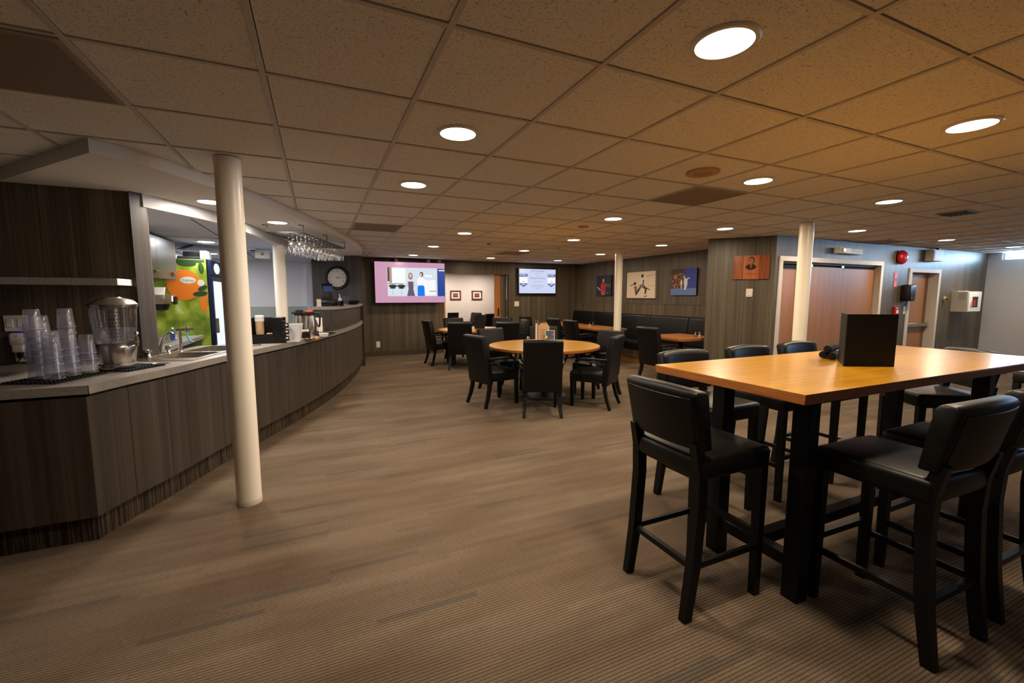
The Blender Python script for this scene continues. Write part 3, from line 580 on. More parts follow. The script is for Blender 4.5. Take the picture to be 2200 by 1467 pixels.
mb = MB(); lo = [(-0.30, 5.34), (-0.205, 5.32), (-0.19, 5.58), (-0.285, 5.60)]; hi = [(-0.32, 5.31), (-0.185, 5.29), (-0.165, 5.61), (-0.30, 5.63)]
mb.ring([[(x, y, 0.951) for x, y in lo], [(x, y, 1.135) for x, y in hi]], True, False).build('tub', 'frosted', t)
mb = MB().tube([(x, y, 1.135) for x, y in hi], 0.005, 6, True).build('rim', 'frosted', t)
t = thing('sugar_caddy', 'small black caddy of sugar and creamer packets', 'caddy', (-0.15, 5.72, 0.95)); MB().box(-0.205, -0.095, 5.68, 5.685, 0.962, 1.03).box(-0.205, -0.095, 5.76, 5.765, 0.962, 1.03).box(-0.205, -0.2, 5.685, 5.76, 0.962, 1.03).box(-0.1, -0.095, 5.685, 5.76, 0.962, 1.03).box(-0.155, -0.15, 5.685, 5.76, 0.962, 1.03).box(-0.205, -0.095, 5.68, 5.765, 0.958, 0.963).build('box', 'black_plastic', t)
for k in range(8): MB().rbox((-0.19+k*0.011, 5.72+0.012*(k % 3), 1.025), (0.006, 0.045, 0.05), random.uniform(-.3, .3), 0.2).build('packet', ('paper', 'white', 'yellow')[k % 3], t)
t = thing('bamboo_mat', 'slatted bamboo mat under the sugar caddy', 'mat', (-0.12, 5.70, 0.95))
for k in range(9): MB().box(-0.22+k*0.026, -0.200+k*0.026, 5.60, 5.84, 0.9505, 0.957).build('slat', 'tan' if k % 2 else 'spice', t)
t = tag(MB().lathe([(0.03, 0), (0.046, 0.006), (0.056, 0.04), (0.058, 0.048), (0.052, 0.048), (0.042, 0.012), (0.001, 0.010)], (0.0, 0, 0), 28, True, True).build('white_bowl', 'white', None, smooth=True), 'small white bowl on the bar beside the bamboo mat', 'bowl'); t.location = (0.055, 5.83, 0.9508)
t = thing('serving_tray', 'black serving tray on the bar before the raised ledge', 'tray', (0.05, 6.20, 0.95)); MB().rbox((0.06, 6.23, 0.9535), (0.20, 0.34, 0.005), -0.3).build('base', 'black_plastic', t); MB().tube([tuple(Matrix.Translation((0.06, 6.23, 0.962)) @ Matrix.Rotation(-0.3, 4, 'Z') @ Vector(p)) for p in ((-.1, -.17, 0), (.1, -.17, 0), (.1, .17, 0), (-.1, .17, 0))], 0.006, 6, True).build('rim', 'black_plastic', t)
t = thing('sauce_bottle', 'red sauce bottle standing behind the coffee carafes', 'bottle', (-0.02, 6.32, 0.95)); MB().lathe([(0.028, 0), (0.03, 0.01), (0.03, 0.12), (0.012, 0.17), (0.012, 0.19)], (-0.03, 6.36, 0.95), 16).build('body', 'brown_red', t, smooth=True); MB().lathe([(0.014, 0.19), (0.014, 0.215)], (-0.03, 6.36, 0.95), 12).build('cap', 'white', t); MB().lathe([(0.0308, 0.04), (0.0308, 0.10)], (-0.03, 6.36, 0.95), 16, False, False).build('label_band', 'paper', t)

# things on the raised ledge
t = thing('pos_terminal', 'black point-of-sale terminal with tilted screen on raised ledge', 'terminal', (0.13, 7.4, 1.302))
MB().box(0.03, 0.30, 7.30, 7.55, 1.302, 1.40).build('base', 'black_plastic', t, bev=0.02); MB().rbox((0.14, 7.40, 1.52), (0.17, 0.03, 0.26), 0.1, -0.15).build('screen_body', 'black_plastic', t, bev=0.008); MB().rbox((0.155, 7.375, 1.565), (0.12, 0.004, 0.09), 0.1, -0.15).build('screen', 'pos_glow', t); MB().cyl((0.14, 7.42, 1.38), (0.14, 7.42, 1.45), 0.03).build('neck', 'black_plastic', t)
t = thing('card_reader', 'small grey card reader lying before the sales terminal', 'card reader', (0.12, 7.15, 1.302)); MB().rbox((0.12, 7.15, 1.315), (0.08, 0.13, 0.025), 0.5).build('body', 'black_matte', t, bev=0.005); MB().rbox((0.115, 7.17, 1.3285), (0.05, 0.04, 0.003), 0.5).build('screen', 'pos_glow', t)
t = thing('card_holder', 'white card stand at the end of the raised ledge', 'card stand', (0.0, 7.1, 1.302)); MB().rbox((0.02, 7.12, 1.355), (0.06, 0.01, 0.105), 0.2, -0.1).build('card', 'paper', t); MB().rbox((0.02, 7.13, 1.306), (0.065, 0.05, 0.008), 0.2).build('foot', 'white_plastic', t)
t = thing('sanitizer_bottle', 'white pump bottle of sanitizer on the raised ledge', 'bottle', (0.335, 7.62, 1.302)); MB().lathe([(0.028, 0), (0.03, 0.01), (0.03, 0.10), (0.012, 0.125), (0.012, 0.14)], (0.335, 7.62, 1.302), 16).build('body', 'white', t, smooth=True); MB().cyl((0.335, 7.62, 1.44), (0.335, 7.62, 1.475), 0.006).rbox((0.33, 7.60, 1.478), (0.018, 0.05, 0.012)).build('pump', 'white', t)
t = thing('pen_cup', 'black cup of pens and markers on the raised ledge', 'pen cup', (0.28, 7.40, 1.302)); MB().lathe([(0.035, 0), (0.038, 0.08), (0.034, 0.08), (0.031, 0.005)], (0.33, 7.20, 1.302), 16, True, False).build('cup', 'glassy_dark', t, smooth=True)
for k in range(6):
    an = k*1.05; MB().cyl((0.33+0.01*math.cos(an), 7.20+0.01*math.sin(an), 1.31), (0.33+0.04*math.cos(an), 7.20+0.04*math.sin(an), 1.41+0.008*(k % 3)), 0.004, n=8).build('pen', ('blue', 'yellow', 'white', 'orange_red', 'white', 'blue')[k], t)
t = thing('sign_holder', 'clear acrylic sign holder on the raised ledge', 'sign holder', (0.42, 7.75, 1.302)); MB().rbox((0.43, 7.75, 1.38), (0.10, 0.004, 0.15), 0.3).build('sheet', 'clear_glass', t); MB().rbox((0.43, 7.75, 1.306), (0.11, 0.06, 0.006), 0.3).build('foot', 'frosted', t)
t = tag(MB().lathe([(0.07, 0), (0.11, 0.02), (0.135, 0.07), (0.13, 0.07), (0.10, 0.025), (0.001, 0.012)], (0, 0, 0), 24, True, True).build('basket_bowl', 'black_matte', None, smooth=True), 'wide black bowl at the far end of the raised ledge', 'bowl'); t.location = (0.57, 8.3, 1.3025)
t = thing('figurine', 'small black figurine standing beside the wide black bowl', 'figurine', (0.47, 8.05, 1.302)); MB().lathe([(0.03, 0), (0.03, 0.01), (0.015, 0.02), (0.022, 0.06), (0.018, 0.10), (0.01, 0.115)], (0.47, 8.05, 1.302), 14).build('body', 'black_plastic', t, smooth=True); MB().lathe([(0.004, 0.11), (0.02, 0.125), (0.022, 0.142), (0.012, 0.158), (0.001, 0.16)], (0.47, 8.05, 1.302), 14).build('head', 'black_plastic', t, smooth=True)
t = thing('flyer_rack', 'small rack of flyers against the raised ledge end', 'flyers', (0.0, 6.5, 0.95))
for k in range(3): MB().rbox((-0.0+k*0.012, 6.52+k*0.03, 1.06), (0.10, 0.004, 0.20), 0.1, -0.12).build('flyer', ('white', 'navy', 'brown_red')[k], t)

# hanging glass rack
rk = thing('glass_rack', 'black wire rack for stemware hanging under the bar soffit', 'glass rack', (0, 6.5, 2.20))
A = Vector((-0.31, 5.72, 0)); B = Vector((0.235, 7.30, 0)); D = (B-A).normalized(); W = Vector((D.y, -D.x, 0)); L = (B-A).length; ZR = 2.185
mb = MB()
for s in (-0.20, 0.20): mb.tube([tuple(A+W*s+Vector((0, 0, ZR))), tuple(B+W*s+Vector((0, 0, ZR)))], 0.006, 8)
for s in (0, L): mb.tube([tuple(A+D*s-W*0.2+Vector((0, 0, ZR))), tuple(A+D*s+W*0.2+Vector((0, 0, ZR)))], 0.006, 8)
mb.build('frame', 'black_metal', rk)
NR = 12
for k in range(NR):
    s = 0.07+(L-0.14)*k/(NR-1)
    for e in (-0.018, 0.018):
        MB().tube([tuple(A+D*(s+e)-W*0.2+Vector((0, 0, ZR-0.006))), tuple(A+D*(s+e)+W*0.2+Vector((0, 0, ZR-0.006)))], 0.0035, 6).build('rail', 'black_metal', rk)
for s, e in ((0.02, -0.2), (0.02, 0.2), (L*0.5, 0.2), (L-0.02, -0.2), (L-0.02, 0.2), (L*0.5, -0.2)):
    p = A+D*s+W*e; MB().tube([(p.x, p.y, ZR), (p.x, p.y, 2.268), (p.x-0.05, p.y, 2.268)], 0.005, 8).build('hook', 'black_metal', rk)
gl = tag(MB().lathe([(0.035, 0), (0.035, -0.003), (0.006, -0.008), (0.004, -0.03), (0.004, -0.08), (0.014, -0.09), (0.038, -0.112), (0.045, -0.148), (0.040, -0.198)], (0, 0, 0), 18, True, False).build('wine_glass', 'stemware', None, smooth=True), 'clear stemmed wine glass hanging upside down in the wire rack', 'glass', 'wine glasses hanging in the rack')
first = True
for k in range(NR):
    for q in range(4):
        if k < 3 and q < 2: continue
        s = 0.07+(L-0.14)*k/(NR-1); p = A+D*s+W*(-0.15+0.1*q)
        if first: o = gl; first = False
        else: o = gl.copy(); COL.objects.link(o)
        o.location = (p.x, p.y, ZR-0.002)
# wall clock
cw = Vector((0.855+0.08, 9.42-9.78, 0)).normalized(); cn = Vector((cw.y, -cw.x, 0)); C0 = Vector((0.395, 9.60, 1.822))+cn*0.004
def cf(u, v, d=0.0): p = C0+cw*u+cn*d; return (p.x, p.y, p.z+v)
t = thing('wall_clock', 'round wall clock with black rim and Roman numerals', 'clock', tuple(C0))
def crings(prof, n=40): return [[cf(r*math.cos(2*PI*i/n), r*math.sin(2*PI*i/n), d) for i in range(n)] for r, d in prof]
MB().ring(crings([(0.235, 0), (0.24, 0.02), (0.225, 0.045), (0.20, 0.045), (0.182, 0.025)]), True, False).build('rim', 'black_plastic', t, smooth=True)
fc = MB().ring(crings([(0.186, 0.020), (0.186, 0.024)])).build('face', 'cream_face', t)
for k, s in enumerate(('XII', 'I', 'II', 'III', 'IIII', 'V', 'VI', 'VII', 'VIII', 'IX', 'X', 'XI')):
    a = PI/2-2*PI*k/12; ca, sa = math.cos(a-PI/2), math.sin(a-PI/2)
    text_mesh(s, 0.055, lambda u, v, a=a, ca=ca, sa=sa: cf(0.142*math.cos(a)+u*ca*0.8-v*sa, 0.142*math.sin(a)+u*sa*0.8+v*ca, 0.0255), 'numeral', 'ink', fc)
for ln, an, w in ((0.11, 24, 0.006), (0.165, 3, 0.004)):
    a = math.radians(an); ux, uy = math.cos(a), math.sin(a); MB().ring([[cf(-0.02*ux-w*uy, -0.02*uy+w*ux, d), cf(ln*ux, ln*uy, d), cf(-0.02*ux+w*uy, -0.02*uy-w*ux, d)] for d in (0.027, 0.029)]).build('hand', 'ink', t)

# ------------------------------------------------------------------ behind the bar
t = thing('back_counter', 'grey back counter with small steel sink behind the bar', 'counter', (-1.75, 6.2, 0)); bx(-2.07, -1.45, 4.9, 7.03, 0.0, 0.88).build('cabinet', 'navy', t); ct = bx(-2.07, -1.42, 4.85, 7.04, 0.885, 0.93).build('worktop', 'counter', t); bx(-1.95, -1.55, 5.85, 6.35, 0.9302, 0.934).build('sink_bowl', 'brushed', ct)
t = thing('small_faucet', 'small chrome faucet on the back counter sink', 'faucet', (-1.9, 6.4, 0.93)); MB().tube([(-1.93, 6.2, 0.934), (-1.93, 6.2, 1.04), (-1.92, 6.19, 1.08), (-1.88, 6.18, 1.09), (-1.85, 6.17, 1.06)], 0.009, 10).build('spout', 'chrome', t, smooth=True); MB().lathe([(0.02, 0), (0.018, 0.02)], (-1.93, 6.2, 0.934), 12).build('foot', 'chrome', t)
t = thing('upper_cabinet', 'grey wood laminate wall cabinet with steel bar pulls', 'cabinet', (-1.9, 6.6, 1.65)); bx(-2.07, -1.68, 5.55, 7.02, 1.66, 2.15).build('body', 'bar_laminate', t); 
for y0, y1, yh in ((5.56, 6.26, 6.16), (6.265, 7.015, 6.82)):
    dr = bx(-1.68, -1.66, y0, y1, 1.665, 2.14).build('door', 'bar_laminate', t); bx(-1.66, -1.63, yh-0.07, yh+0.07, 1.735, 1.75).build('handle', 'steel', dr)
t = thing('coffee_brewer', 'stainless steel coffee brewer with black brew basket', 'coffee brewer', (-1.8, 6.6, 0.93)); bx(-2.06, -1.66, 6.42, 6.88, 1.36, 1.47).build('head', 'brushed', t, bev=0.006); bx(-2.06, -1.92, 6.42, 6.86, 0.96, 1.36).build('back_column', 'brushed', t); bx(-2.06, -1.66, 6.42, 6.88, 0.931, 0.96).build('base', 'brushed', t); MB().lathe([(0.09, 0), (0.07, -0.07), (0.03, -0.09)], (-1.76, 6.66, 1.36), 20).build('brew_basket', 'black_plastic', t, smooth=True); MB().rbox((-1.65, 6.80, 1.40), (0.03, 0.10, 0.10)).build('switch_box', 'black_plastic', t); MB().rbox((-1.63, 6.80, 1.43), (0.02, 0.06, 0.02), 0.4).build('red_handle', 'red', t)
MB().box(-1.659, -1.657, 6.68, 6.80, 1.385, 1.455).build('notice', 'paper', t)
t = thing('filter_tub', 'white tub of coffee filters on top of the brewer', 'tub', (-1.8, 6.5, 1.47)); MB().lathe([(0.085, 0.001), (0.10, 0.09), (0.095, 0.09), (0.08, 0.004)], (-1.78, 6.56, 1.47), 20, True, False).build('tub', 'white', t, smooth=True)
t = thing('soap_bottle', 'blue dish soap bottle on the back counter', 'bottle', (-1.6, 6.05, 0.93)); MB().lathe([(0.025, 0), (0.028, 0.01), (0.028, 0.08), (0.012, 0.11), (0.01, 0.13)], (-1.60, 6.39, 0.931), 14).build('body', 'blue', t, smooth=True); MB().lathe([(0.012, 0.13), (0.01, 0.15)], (-1.60, 6.39, 0.931), 10).build('cap', 'white', t)
# juice fridge: printed side faces the room, glass door faces the bar
fr = thing('drinks_fridge', 'tall glass-door drinks fridge with orange grove print on side', 'fridge', (-1.65, 7.5, 0))
bx(-2.02, -1.33, 7.06, 8.05, 0.0, 1.95).build('body', 'black_plastic', fr)
m = M('grove', (120, 150, 40), 0.45); a = tex_noise(m, 1.0, (4.2, 4.2, 3.4), 3, 0.55); r = ramp(m, a.outputs[0], [(0.30, (70, 96, 24)), (0.45, (120, 146, 36)), (0.60, (170, 190, 70)), (0.74, (232, 234, 196))]); setc(m, r.outputs[0])
sd = bx(-2.015, -1.345, 7.052, 7.06, 0.05, 1.94).build('printed_side', 'grove', fr)
def ff(u, v, d=0.0): return (u, 7.051-d, v)
flat([(-2.0, 1.86), (-1.36, 1.90), (-1.36, 1.935), (-2.0, 1.935)], ff, 'print_leaves', 'leaf', sd)
flat(ell(-1.60, 1.60, 0.19, 0.20, 32), lambda u, v: ff(u, v, 0.0008), 'print_orange', 'orange', sd)
flat(ell(-1.30-0.055, 1.36, 0.09, 0.13, 24, PI/2, 3*PI/2), lambda u, v: ff(u, v, 0.0008), 'print_orange', 'orange', sd)
flat(ell(-1.555, 1.665, 0.085, 0.045, 24), lambda u, v: ff(u, v, 0.0014), 'print_logo', 'white', sd); text_mesh('Tropicana', 0.045, lambda u, v: ff(-1.555+u*0.72, 1.662+v, 0.002), 'print_lettering', 'leaf', sd)
for cx, cy, rx, ry, rot in ((-1.43, 1.485, 0.085, 0.035, 0.1), (-1.40, 1.56, 0.06, 0.03, 0.5), (-1.40, 1.83, 0.03, 0.07, 0.1), (-1.55, 1.88, 0.10, 0.03, 0)):
    flat([(cx+u*math.cos(rot)-v*math.sin(rot), cy+u*math.sin(rot)+v*math.cos(rot)) for u, v in ell(0, 0, rx, ry, 14)], lambda u, v: ff(u, v, 0.0018), 'print_leaf', 'leaf', sd)
flat(ell(-1.415, 1.63, 0.04, 0.045, 18), lambda u, v: ff(u, v, 0.0009), 'print_blossom', 'paper', sd)
dr = MB().box(-1.33, -1.29, 7.06, 7.13, 0.15, 1.72).box(-1.33, -1.29, 7.98, 8.05, 0.15, 1.72).box(-1.33, -1.29, 7.13, 7.98, 1.66, 1.72).box(-1.33, -1.29, 7.13, 7.98, 0.15, 0.22).build('door', 'navy', fr)
bx(-1.318, -1.312, 7.13, 7.98, 0.22, 1.66).build('lit_interior', 'fridge_glow', dr); MB().box(-1.29, -1.25, 7.09, 7.11, 0.95, 1.15).build('handle', 'steel', dr)
hd = bx(-1.33, -1.295, 7.07, 8.04, 1.74, 1.94).build('header', 'navy', fr); MB().quad([(-1.294, y, z) for y, z in ell(7.45, 1.84, 0.20, 0.075, 20)]).build('header_badge', 'fridge_glow', hd)
t = thing('router_box', 'black electronics box with cables on top of the fridge', 'electronics', (-1.6, 7.3, 1.95)); MB().box(-1.68, -1.42, 7.15, 7.4, 1.951, 1.985).build('case', 'black_matte', t, bev=0.004, seg=1); MB().box(-1.62, -1.44, 7.18, 7.36, 1.985, 2.05).build('amplifier', 'black_plastic', t, bev=0.004, seg=1)
for k in range(4): MB().tube([(-1.66-0.05*k, 7.2, 1.99), (-1.74-0.05*k, 7.15, 2.02), (-1.62-0.03*k, 7.25, 2.08), (-1.56-0.01*k, 7.5, 2.17)], 0.004, 6).build('cable', 'black_plastic', t)
t = thing('paper_box', 'white carton beside the electronics on top of the fridge', 'box', (-1.38, 7.3, 1.95)); MB().box(-1.415, -1.34, 7.12, 7.4, 1.951, 2.06).build('carton', 'white', t); MB().box(-1.4155, -1.3395, 7.1195, 7.4005, 2.02, 2.045).build('tape', 'paper', t)
t = thing('exit_sign', 'small white exit sign box hanging from the kitchen ceiling', 'sign', (-0.74, 7.75, 2.17)); MB().box(-0.84, -0.64, 7.72, 7.78, 2.03, 2.165).build('box', 'white_plastic', t, bev=0.004, seg=1); MB().cyl((-0.74, 7.721, 2.095), (-0.74, 7.714, 2.095), 0.022).build('lens', 'chrome', t, smooth=True)
# ------------------------------------------------------------------ chairs and stools
def rounded(mb, w, d, z0, z1, y0, bev): return mb
def make_stool():
    t = thing('bar_stool', 'x', 'stool')
    s = MB().box(-0.225, 0.225, -0.21, 0.25, 0.65, 0.755).build('seat', 'leather', t, bev=0.028, seg=3)
    MB().tube([(-0.215, -0.20, 0.727), (0.215, -0.20, 0.727), (0.217, 0.24, 0.727), (-0.217, 0.24, 0.727)], 0.0045, 6, True).build('seat_piping', 'leather_seam', s)
    # gently curved back, wrapped slightly forward at its ends
    N = 9; rings = []
    for i in range(N):
        x = -0.225+0.45*i/(N-1); c = 0.030*(x/0.235)**2; top = 1.065-0.012*(x/0.235)**2
        rings.append([(x, -0.235+c, 0.785), (x, -0.17+c, 0.785), (x, -0.205+c, top-0.02), (x, -0.225+c, top), (x, -0.275+c, top), (x, -0.29+c, top-0.02)])
    b = MB().ring(rings).build('backrest', 'leather', t, bev=0.014, seg=2)
    rings = []
    for i in range(N):
        x = -0.20+0.40*i/(N-1); c = 0.030*(x/0.235)**2
        rings.append([(x, -0.2395+c, 0.81), (x, -0.243+c, 0.81), (x, -0.289+c, 1.022), (x, -0.284+c, 1.022)])
    MB().ring(rings).build('rear_panel', 'leather', b, bev=0.004, seg=1)
    for x in (-0.195, 0.195):
        MB().sweep([(x, 0.215, 0.66), (x, 0.215, 0)], [0.044, 0.036], 0.044).build('leg', 'black_wood', t)
        MB().sweep([(x, -0.215, 0.82), (x, -0.185, 0.70), (x, -0.18, 0.55), (x, -0.20, 0.25), (x, -0.235, 0)], [0.036, 0.044, 0.044, 0.042, 0.036], 0.044).build('leg', 'black_wood', t)
        MB().sweep([(x, -0.20, 0.25), (x, 0.21, 0.25)], 0.018, 0.028).build('stretcher', 'black_wood', t)
    MB().box(-0.195, 0.195, -0.215, -0.19, 0.235, 0.262).build('stretcher', 'black_wood', t); MB().box(-0.195, 0.195, 0.20, 0.228, 0.30, 0.33).build('footrest', 'black_wood', t)
    return t
def make_chair():
    t = thing('dining_chair', 'x', 'chair')
    s = MB().box(-0.235, 0.235, -0.20, 0.27, 0.335, 0.475).build('seat', 'leather', t, bev=0.03, seg=3)
    MB().tube([(-0.228, -0.18, 0.345), (-0.228, 0.262, 0.345), (0.228, 0.262, 0.345), (0.228, -0.18, 0.345)], 0.005, 6).build('seat_piping', 'leather_seam', s)
    b = MB().ring([[(x, -0.245, 0.305), (x, -0.165, 0.305), (x, -0.185, 0.55), (x, -0.255, 0.93), (x, -0.275, 0.948), (x, -0.33, 0.942), (x, -0.345, 0.92), (x, -0.275, 0.55)] for x in (-0.235, 0.235)]).build('backrest', 'leather', t, bev=0.024, seg=3)
    MB().tube([(-0.231, -0.24, 0.31), (-0.231, -0.268, 0.55), (-0.231, -0.335, 0.915)], 0.004, 6).tube([(0.231, -0.24, 0.31), (0.231, -0.268, 0.55), (0.231, -0.335, 0.915)], 0.004, 6).build('back_piping', 'leather_seam', b)
    for x in (-0.205, 0.205):
        MB().sweep([(x, 0.235, 0.36), (x, 0.235, 0)], [0.046, 0.036], 0.046).build('leg', 'black_wood', t)
        MB().sweep([(x, -0.20, 0.34), (x*1.01, -0.21, 0.24), (x*1.04, -0.24, 0.12), (x*1.1, -0.285, 0)], [0.05, 0.048, 0.044, 0.036], 0.042).build('leg', 'black_wood', t)
        sx = 1 if x > 0 else -1
        MB().tube([(sx*0.232, -0.24, 0.645), (sx*0.262, -0.17, 0.65), (sx*0.270, 0.0, 0.652), (sx*0.270, 0.12, 0.645), (sx*0.268, 0.165, 0.62), (sx*0.262, 0.15, 0.55), (sx*0.252, 0.125, 0.47), (sx*0.238, 0.12, 0.39)], [0.014, 0.016, 0.018, 0.019, 0.017, 0.014, 0.014, 0.013], 10).build('armrest', 'black_wood', t, smooth=True)
        MB().tube([(sx*0.236, -0.22, 0.585), (sx*0.262, -0.10, 0.60), (sx*0.268, 0.05, 0.632)], 0.009, 8).build('arm_brace', 'black_wood', t, smooth=True)
    return t
ST = make_stool(); CH = make_chair(); used2 = set()
def place(proto, x, y, fx, fy, label, group=None):
    rz = math.atan2(fy, fx)-PI/2
    if proto.name in used2: o = dup(proto, (x, y, 0), rz)
    else: o = proto; used2.add(proto.name); o.location = (x, y, 0); o.rotation_euler = (0, 0, rz)
    o['label'] = label
    if group: o['group'] = group
    return o
GS = 'stools around the high table'
place(ST, 1.685, 1.53, 1, 0.0, 'black leather bar stool at the end of the high table facing along it', GS)
place(ST, 2.335, 0.985, 0.02, 1, 'black leather bar stool on the near long side, beside the table corner', GS)
place(ST, 2.925, 0.995, 0, 1, 'black leather bar stool on the near long side, next to the corner stool', GS)
place(ST, 2.44, 2.14, 0.03, -1, 'black leather bar stool on the far long side, before the booth table', GS)
place(ST, 3.13, 2.15, 0.03, -1, 'black leather bar stool on the far long side, middle of three', GS)
place(ST, 3.79, 2.18, 0.03, -1, 'black leather bar stool on the far long side, before the sliding doors', GS)
place(ST, 4.25, 1.64, -0.83, 0.55, 'black leather bar stool turned askew at the table end toward the exit', GS)
place(ST, 6.15, 1.50, -1, 0.1, 'black leather bar stool standing alone beyond the high table', GS)
G1 = 'chairs around the near round table'; G2 = 'chairs around the far round table'; G3 = 'chairs facing the booth bench'
def chair_back(xb, yb, fx, fy, label, g):       # given where the top of its back is
    k = math.hypot(fx, fy); fx, fy = fx/k, fy/k
    place(CH, xb+fx*0.30, yb+fy*0.30, fx, fy, label, g)
chair_back(2.395, 4.455, 0.40, 0.917, 'black leather armchair at near round table, its back to the open floor', G1)
chair_back(1.86, 5.36, 0.963, 0.22, 'black leather armchair at near round table, on the bar side', G1)
chair_back(2.50, 6.45, 0.25, -0.96, 'black leather armchair at near round table, its back to the far round table', G1)
chair_back(3.50, 6.50, -0.35, -0.93, 'black leather armchair at near round table, behind the menu cards', G1)
chair_back(4.03, 5.34, -0.95, -0.15, 'black leather armchair at near round table, beside the round column', G1)
chair_back(3.53, 4.54, -0.60, 0.80, 'black leather armchair at near round table, on the high table side', G1)
chair_back(2.08, 9.04, 0.98, 0.10, 'black leather armchair at far round table, below the large pink screen', G2)
chair_back(2.50, 8.07, 0.38, 0.92, 'black leather armchair at far round table, its back to the bar end', G2)
chair_back(3.39, 7.78, 0.10, 0.99, 'black leather armchair at far round table, its back to the near round table', G2)
chair_back(2.90, 9.86, 0.1, -0.99, 'black leather armchair at far round table, before the doorway jamb', G2)
chair_back(4.00, 9.50, -0.55, -0.83, 'black leather armchair at far round table, before the corridor door edge', G2)
chair_back(4.17, 8.60, -0.93, 0.15, 'black leather armchair at far round table, on the booth side', G2)
chair_back(4.86, 10.05, 0.97, 0.1, 'black leather armchair facing the booth bench, nearest the menu screen', G3)
chair_back(4.93, 8.70, 1, 0.05, 'black leather armchair facing the booth bench, at the long table far part', G3)
chair_back(4.88, 7.89, 1, 0.05, 'black leather armchair facing the booth bench, at the long table near part', G3)
chair_back(4.96, 5.60, 1, 0.05, 'black leather armchair at the small booth table by the angled wall', G3)
chair_back(4.46, 12.65, -0.8, -0.2, 'black leather armchair in the corridor beside the laptop table', 'corridor chairs'); chair_back(4.62, 11.75, -0.3, 0.95, 'dark armchair in the corridor near the wooden door edge', 'corridor chairs')

# ------------------------------------------------------------------ high table
ht = thing('high_table', 'long high table with thick oak top on black steel frame', 'table', (2.95, 1.46, 0))
bx(1.73, 4.14, 1.05, 1.88, 1.068, 1.0705).build('oak_surface', 'oak_top', ht); bx(1.73, 4.14, 1.05, 1.88, 1.028, 1.068).build('edge_band', 'oak_edge', ht, bev=0.002, seg=1)
for x in (2.05, 3.80):
    for y in (1.235, 1.685): bx(x-0.04, x+0.04, y-0.04, y+0.04, 0, 1.028).build('leg', 'black_metal', ht, bev=0.003, seg=1)
    bx(x-0.03, x+0.03, 1.275, 1.645, 0.15, 0.21).build('cross_rail', 'black_metal', ht); bx(x-0.035, x+0.035, 1.15, 1.77, 0.985, 1.028).build('top_rail', 'black_metal', ht)
bx(2.08, 3.77, 1.43, 1.49, 0.15, 0.21).build('long_rail', 'black_metal', ht); bx(2.09, 3.76, 1.43, 1.49, 0.985, 1.028).build('long_rail', 'black_metal', ht)
def folder(t, pts, z0, h, mat):
    (fx, fy), (ax, ay), (bx_, by) = pts
    for (x, y) in ((ax, ay), (bx_, by)):
        L = math.hypot(x-fx, y-fy); MB().rbox(((fx+x)/2, (fy+y)/2, z0+h/2), (L, 0.005, h), math.atan2(y-fy, x-fx)).build('cover', mat, t)
    MB().cyl((fx, fy, z0), (fx, fy, z0+h), 0.004, n=8).build('spine', mat, t)
t = thing('menu_folder', 'large black menu folder standing open on the high table', 'menu', (2.72, 1.42, 1.0706)); folder(t, ((2.637, 1.409), (2.869, 1.288), (2.853, 1.558)), 1.0706, 0.287, 'menu_black')
t = thing('white_card', 'white card standing behind the black menu folder', 'card', (2.92, 1.37, 1.0706)); MB().rbox((2.925, 1.36, 1.155), (0.07, 0.003, 0.168), -1.1).build('card', 'paper', t); MB().rbox((2.93, 1.36, 1.075), (0.05, 0.04, 0.007), -1.1).build('foot', 'white_plastic', t)
GR = 'black napkin rolls on the high table'
nr = tag(MB().tube([(-0.115, 0, 0), (-0.11, 0, 0), (-0.03, 0.004, 0.001), (0.04, 0, 0), (0.11, -0.003, 0), (0.115, 0, 0)], [0.012, 0.021, 0.024, 0.023, 0.020, 0.012], 14).build('napkin_roll', 'cloth_black', None, smooth=True), 'black cloth napkin roll in the small pile beside the menu folder', 'napkin', GR)
for k, (x, y, z, rz) in enumerate(((2.925, 1.610, 1.0955, 0.30), (2.945, 1.672, 1.0955, 0.30), (2.935, 1.641, 1.135, 0.30))):
    o = nr if k == 0 else nr.copy()
    if k: COL.objects.link(o)
    o.location = (x, y, z); o.rotation_euler = (0.3*k, 0, rz)
# ------------------------------------------------------------------ round tables
def round_table(x, y, r, lab):
    t = thing('round_table', lab, 'table', (x, y, 0))
    MB().lathe([(r, 0.715), (r, 0.7485)], (x, y, 0), 64).build('edge_band', 'oak_edge', t, smooth=True, bev=0.002, seg=1); MB().lathe([(r-0.001, 0.7487), (r-0.003, 0.7505)], (x, y, 0), 64).build('top', 'oak_top', t)
    MB().lathe([(0.05, 0.03), (0.05, 0.69)], (x, y, 0), 20, False, False).build('pedestal', 'black_metal', t, smooth=True); MB().lathe([(0.33, 0.0), (0.33, 0.012), (0.10, 0.035), (0.05, 0.05)], (x, y, 0), 40).build('base', 'black_metal', t, smooth=True); MB().lathe([(0.30, 0.69), (0.30, 0.715)], (x, y, 0), 32).build('top_plate', 'black_metal', t)
round_table(2.985, 5.53, 0.80, 'round oak table with menu cards, nearer the open floor'); round_table(3.03, 8.83, 0.74, 'round oak table with black menu, before the doorway')
t = thing('menu_folder', 'black menu folder standing open on the far round table', 'menu', (3.13, 8.95, 0.7506)); folder(t, ((3.08, 8.86), (3.28, 8.77), (3.24, 8.97)), 0.7506, 0.30, 'menu_black')
t = thing('menu_holder', 'tan menu sheet with clipped corners standing in black holder', 'menu', (3.07, 5.70, 0.7506)); R = Matrix.Translation((3.07, 5.70, 0.7506)) @ Matrix.Rotation(-0.38, 4, 'Z')
def hp(u, v, d): return tuple(R @ Vector((u, d, v)))
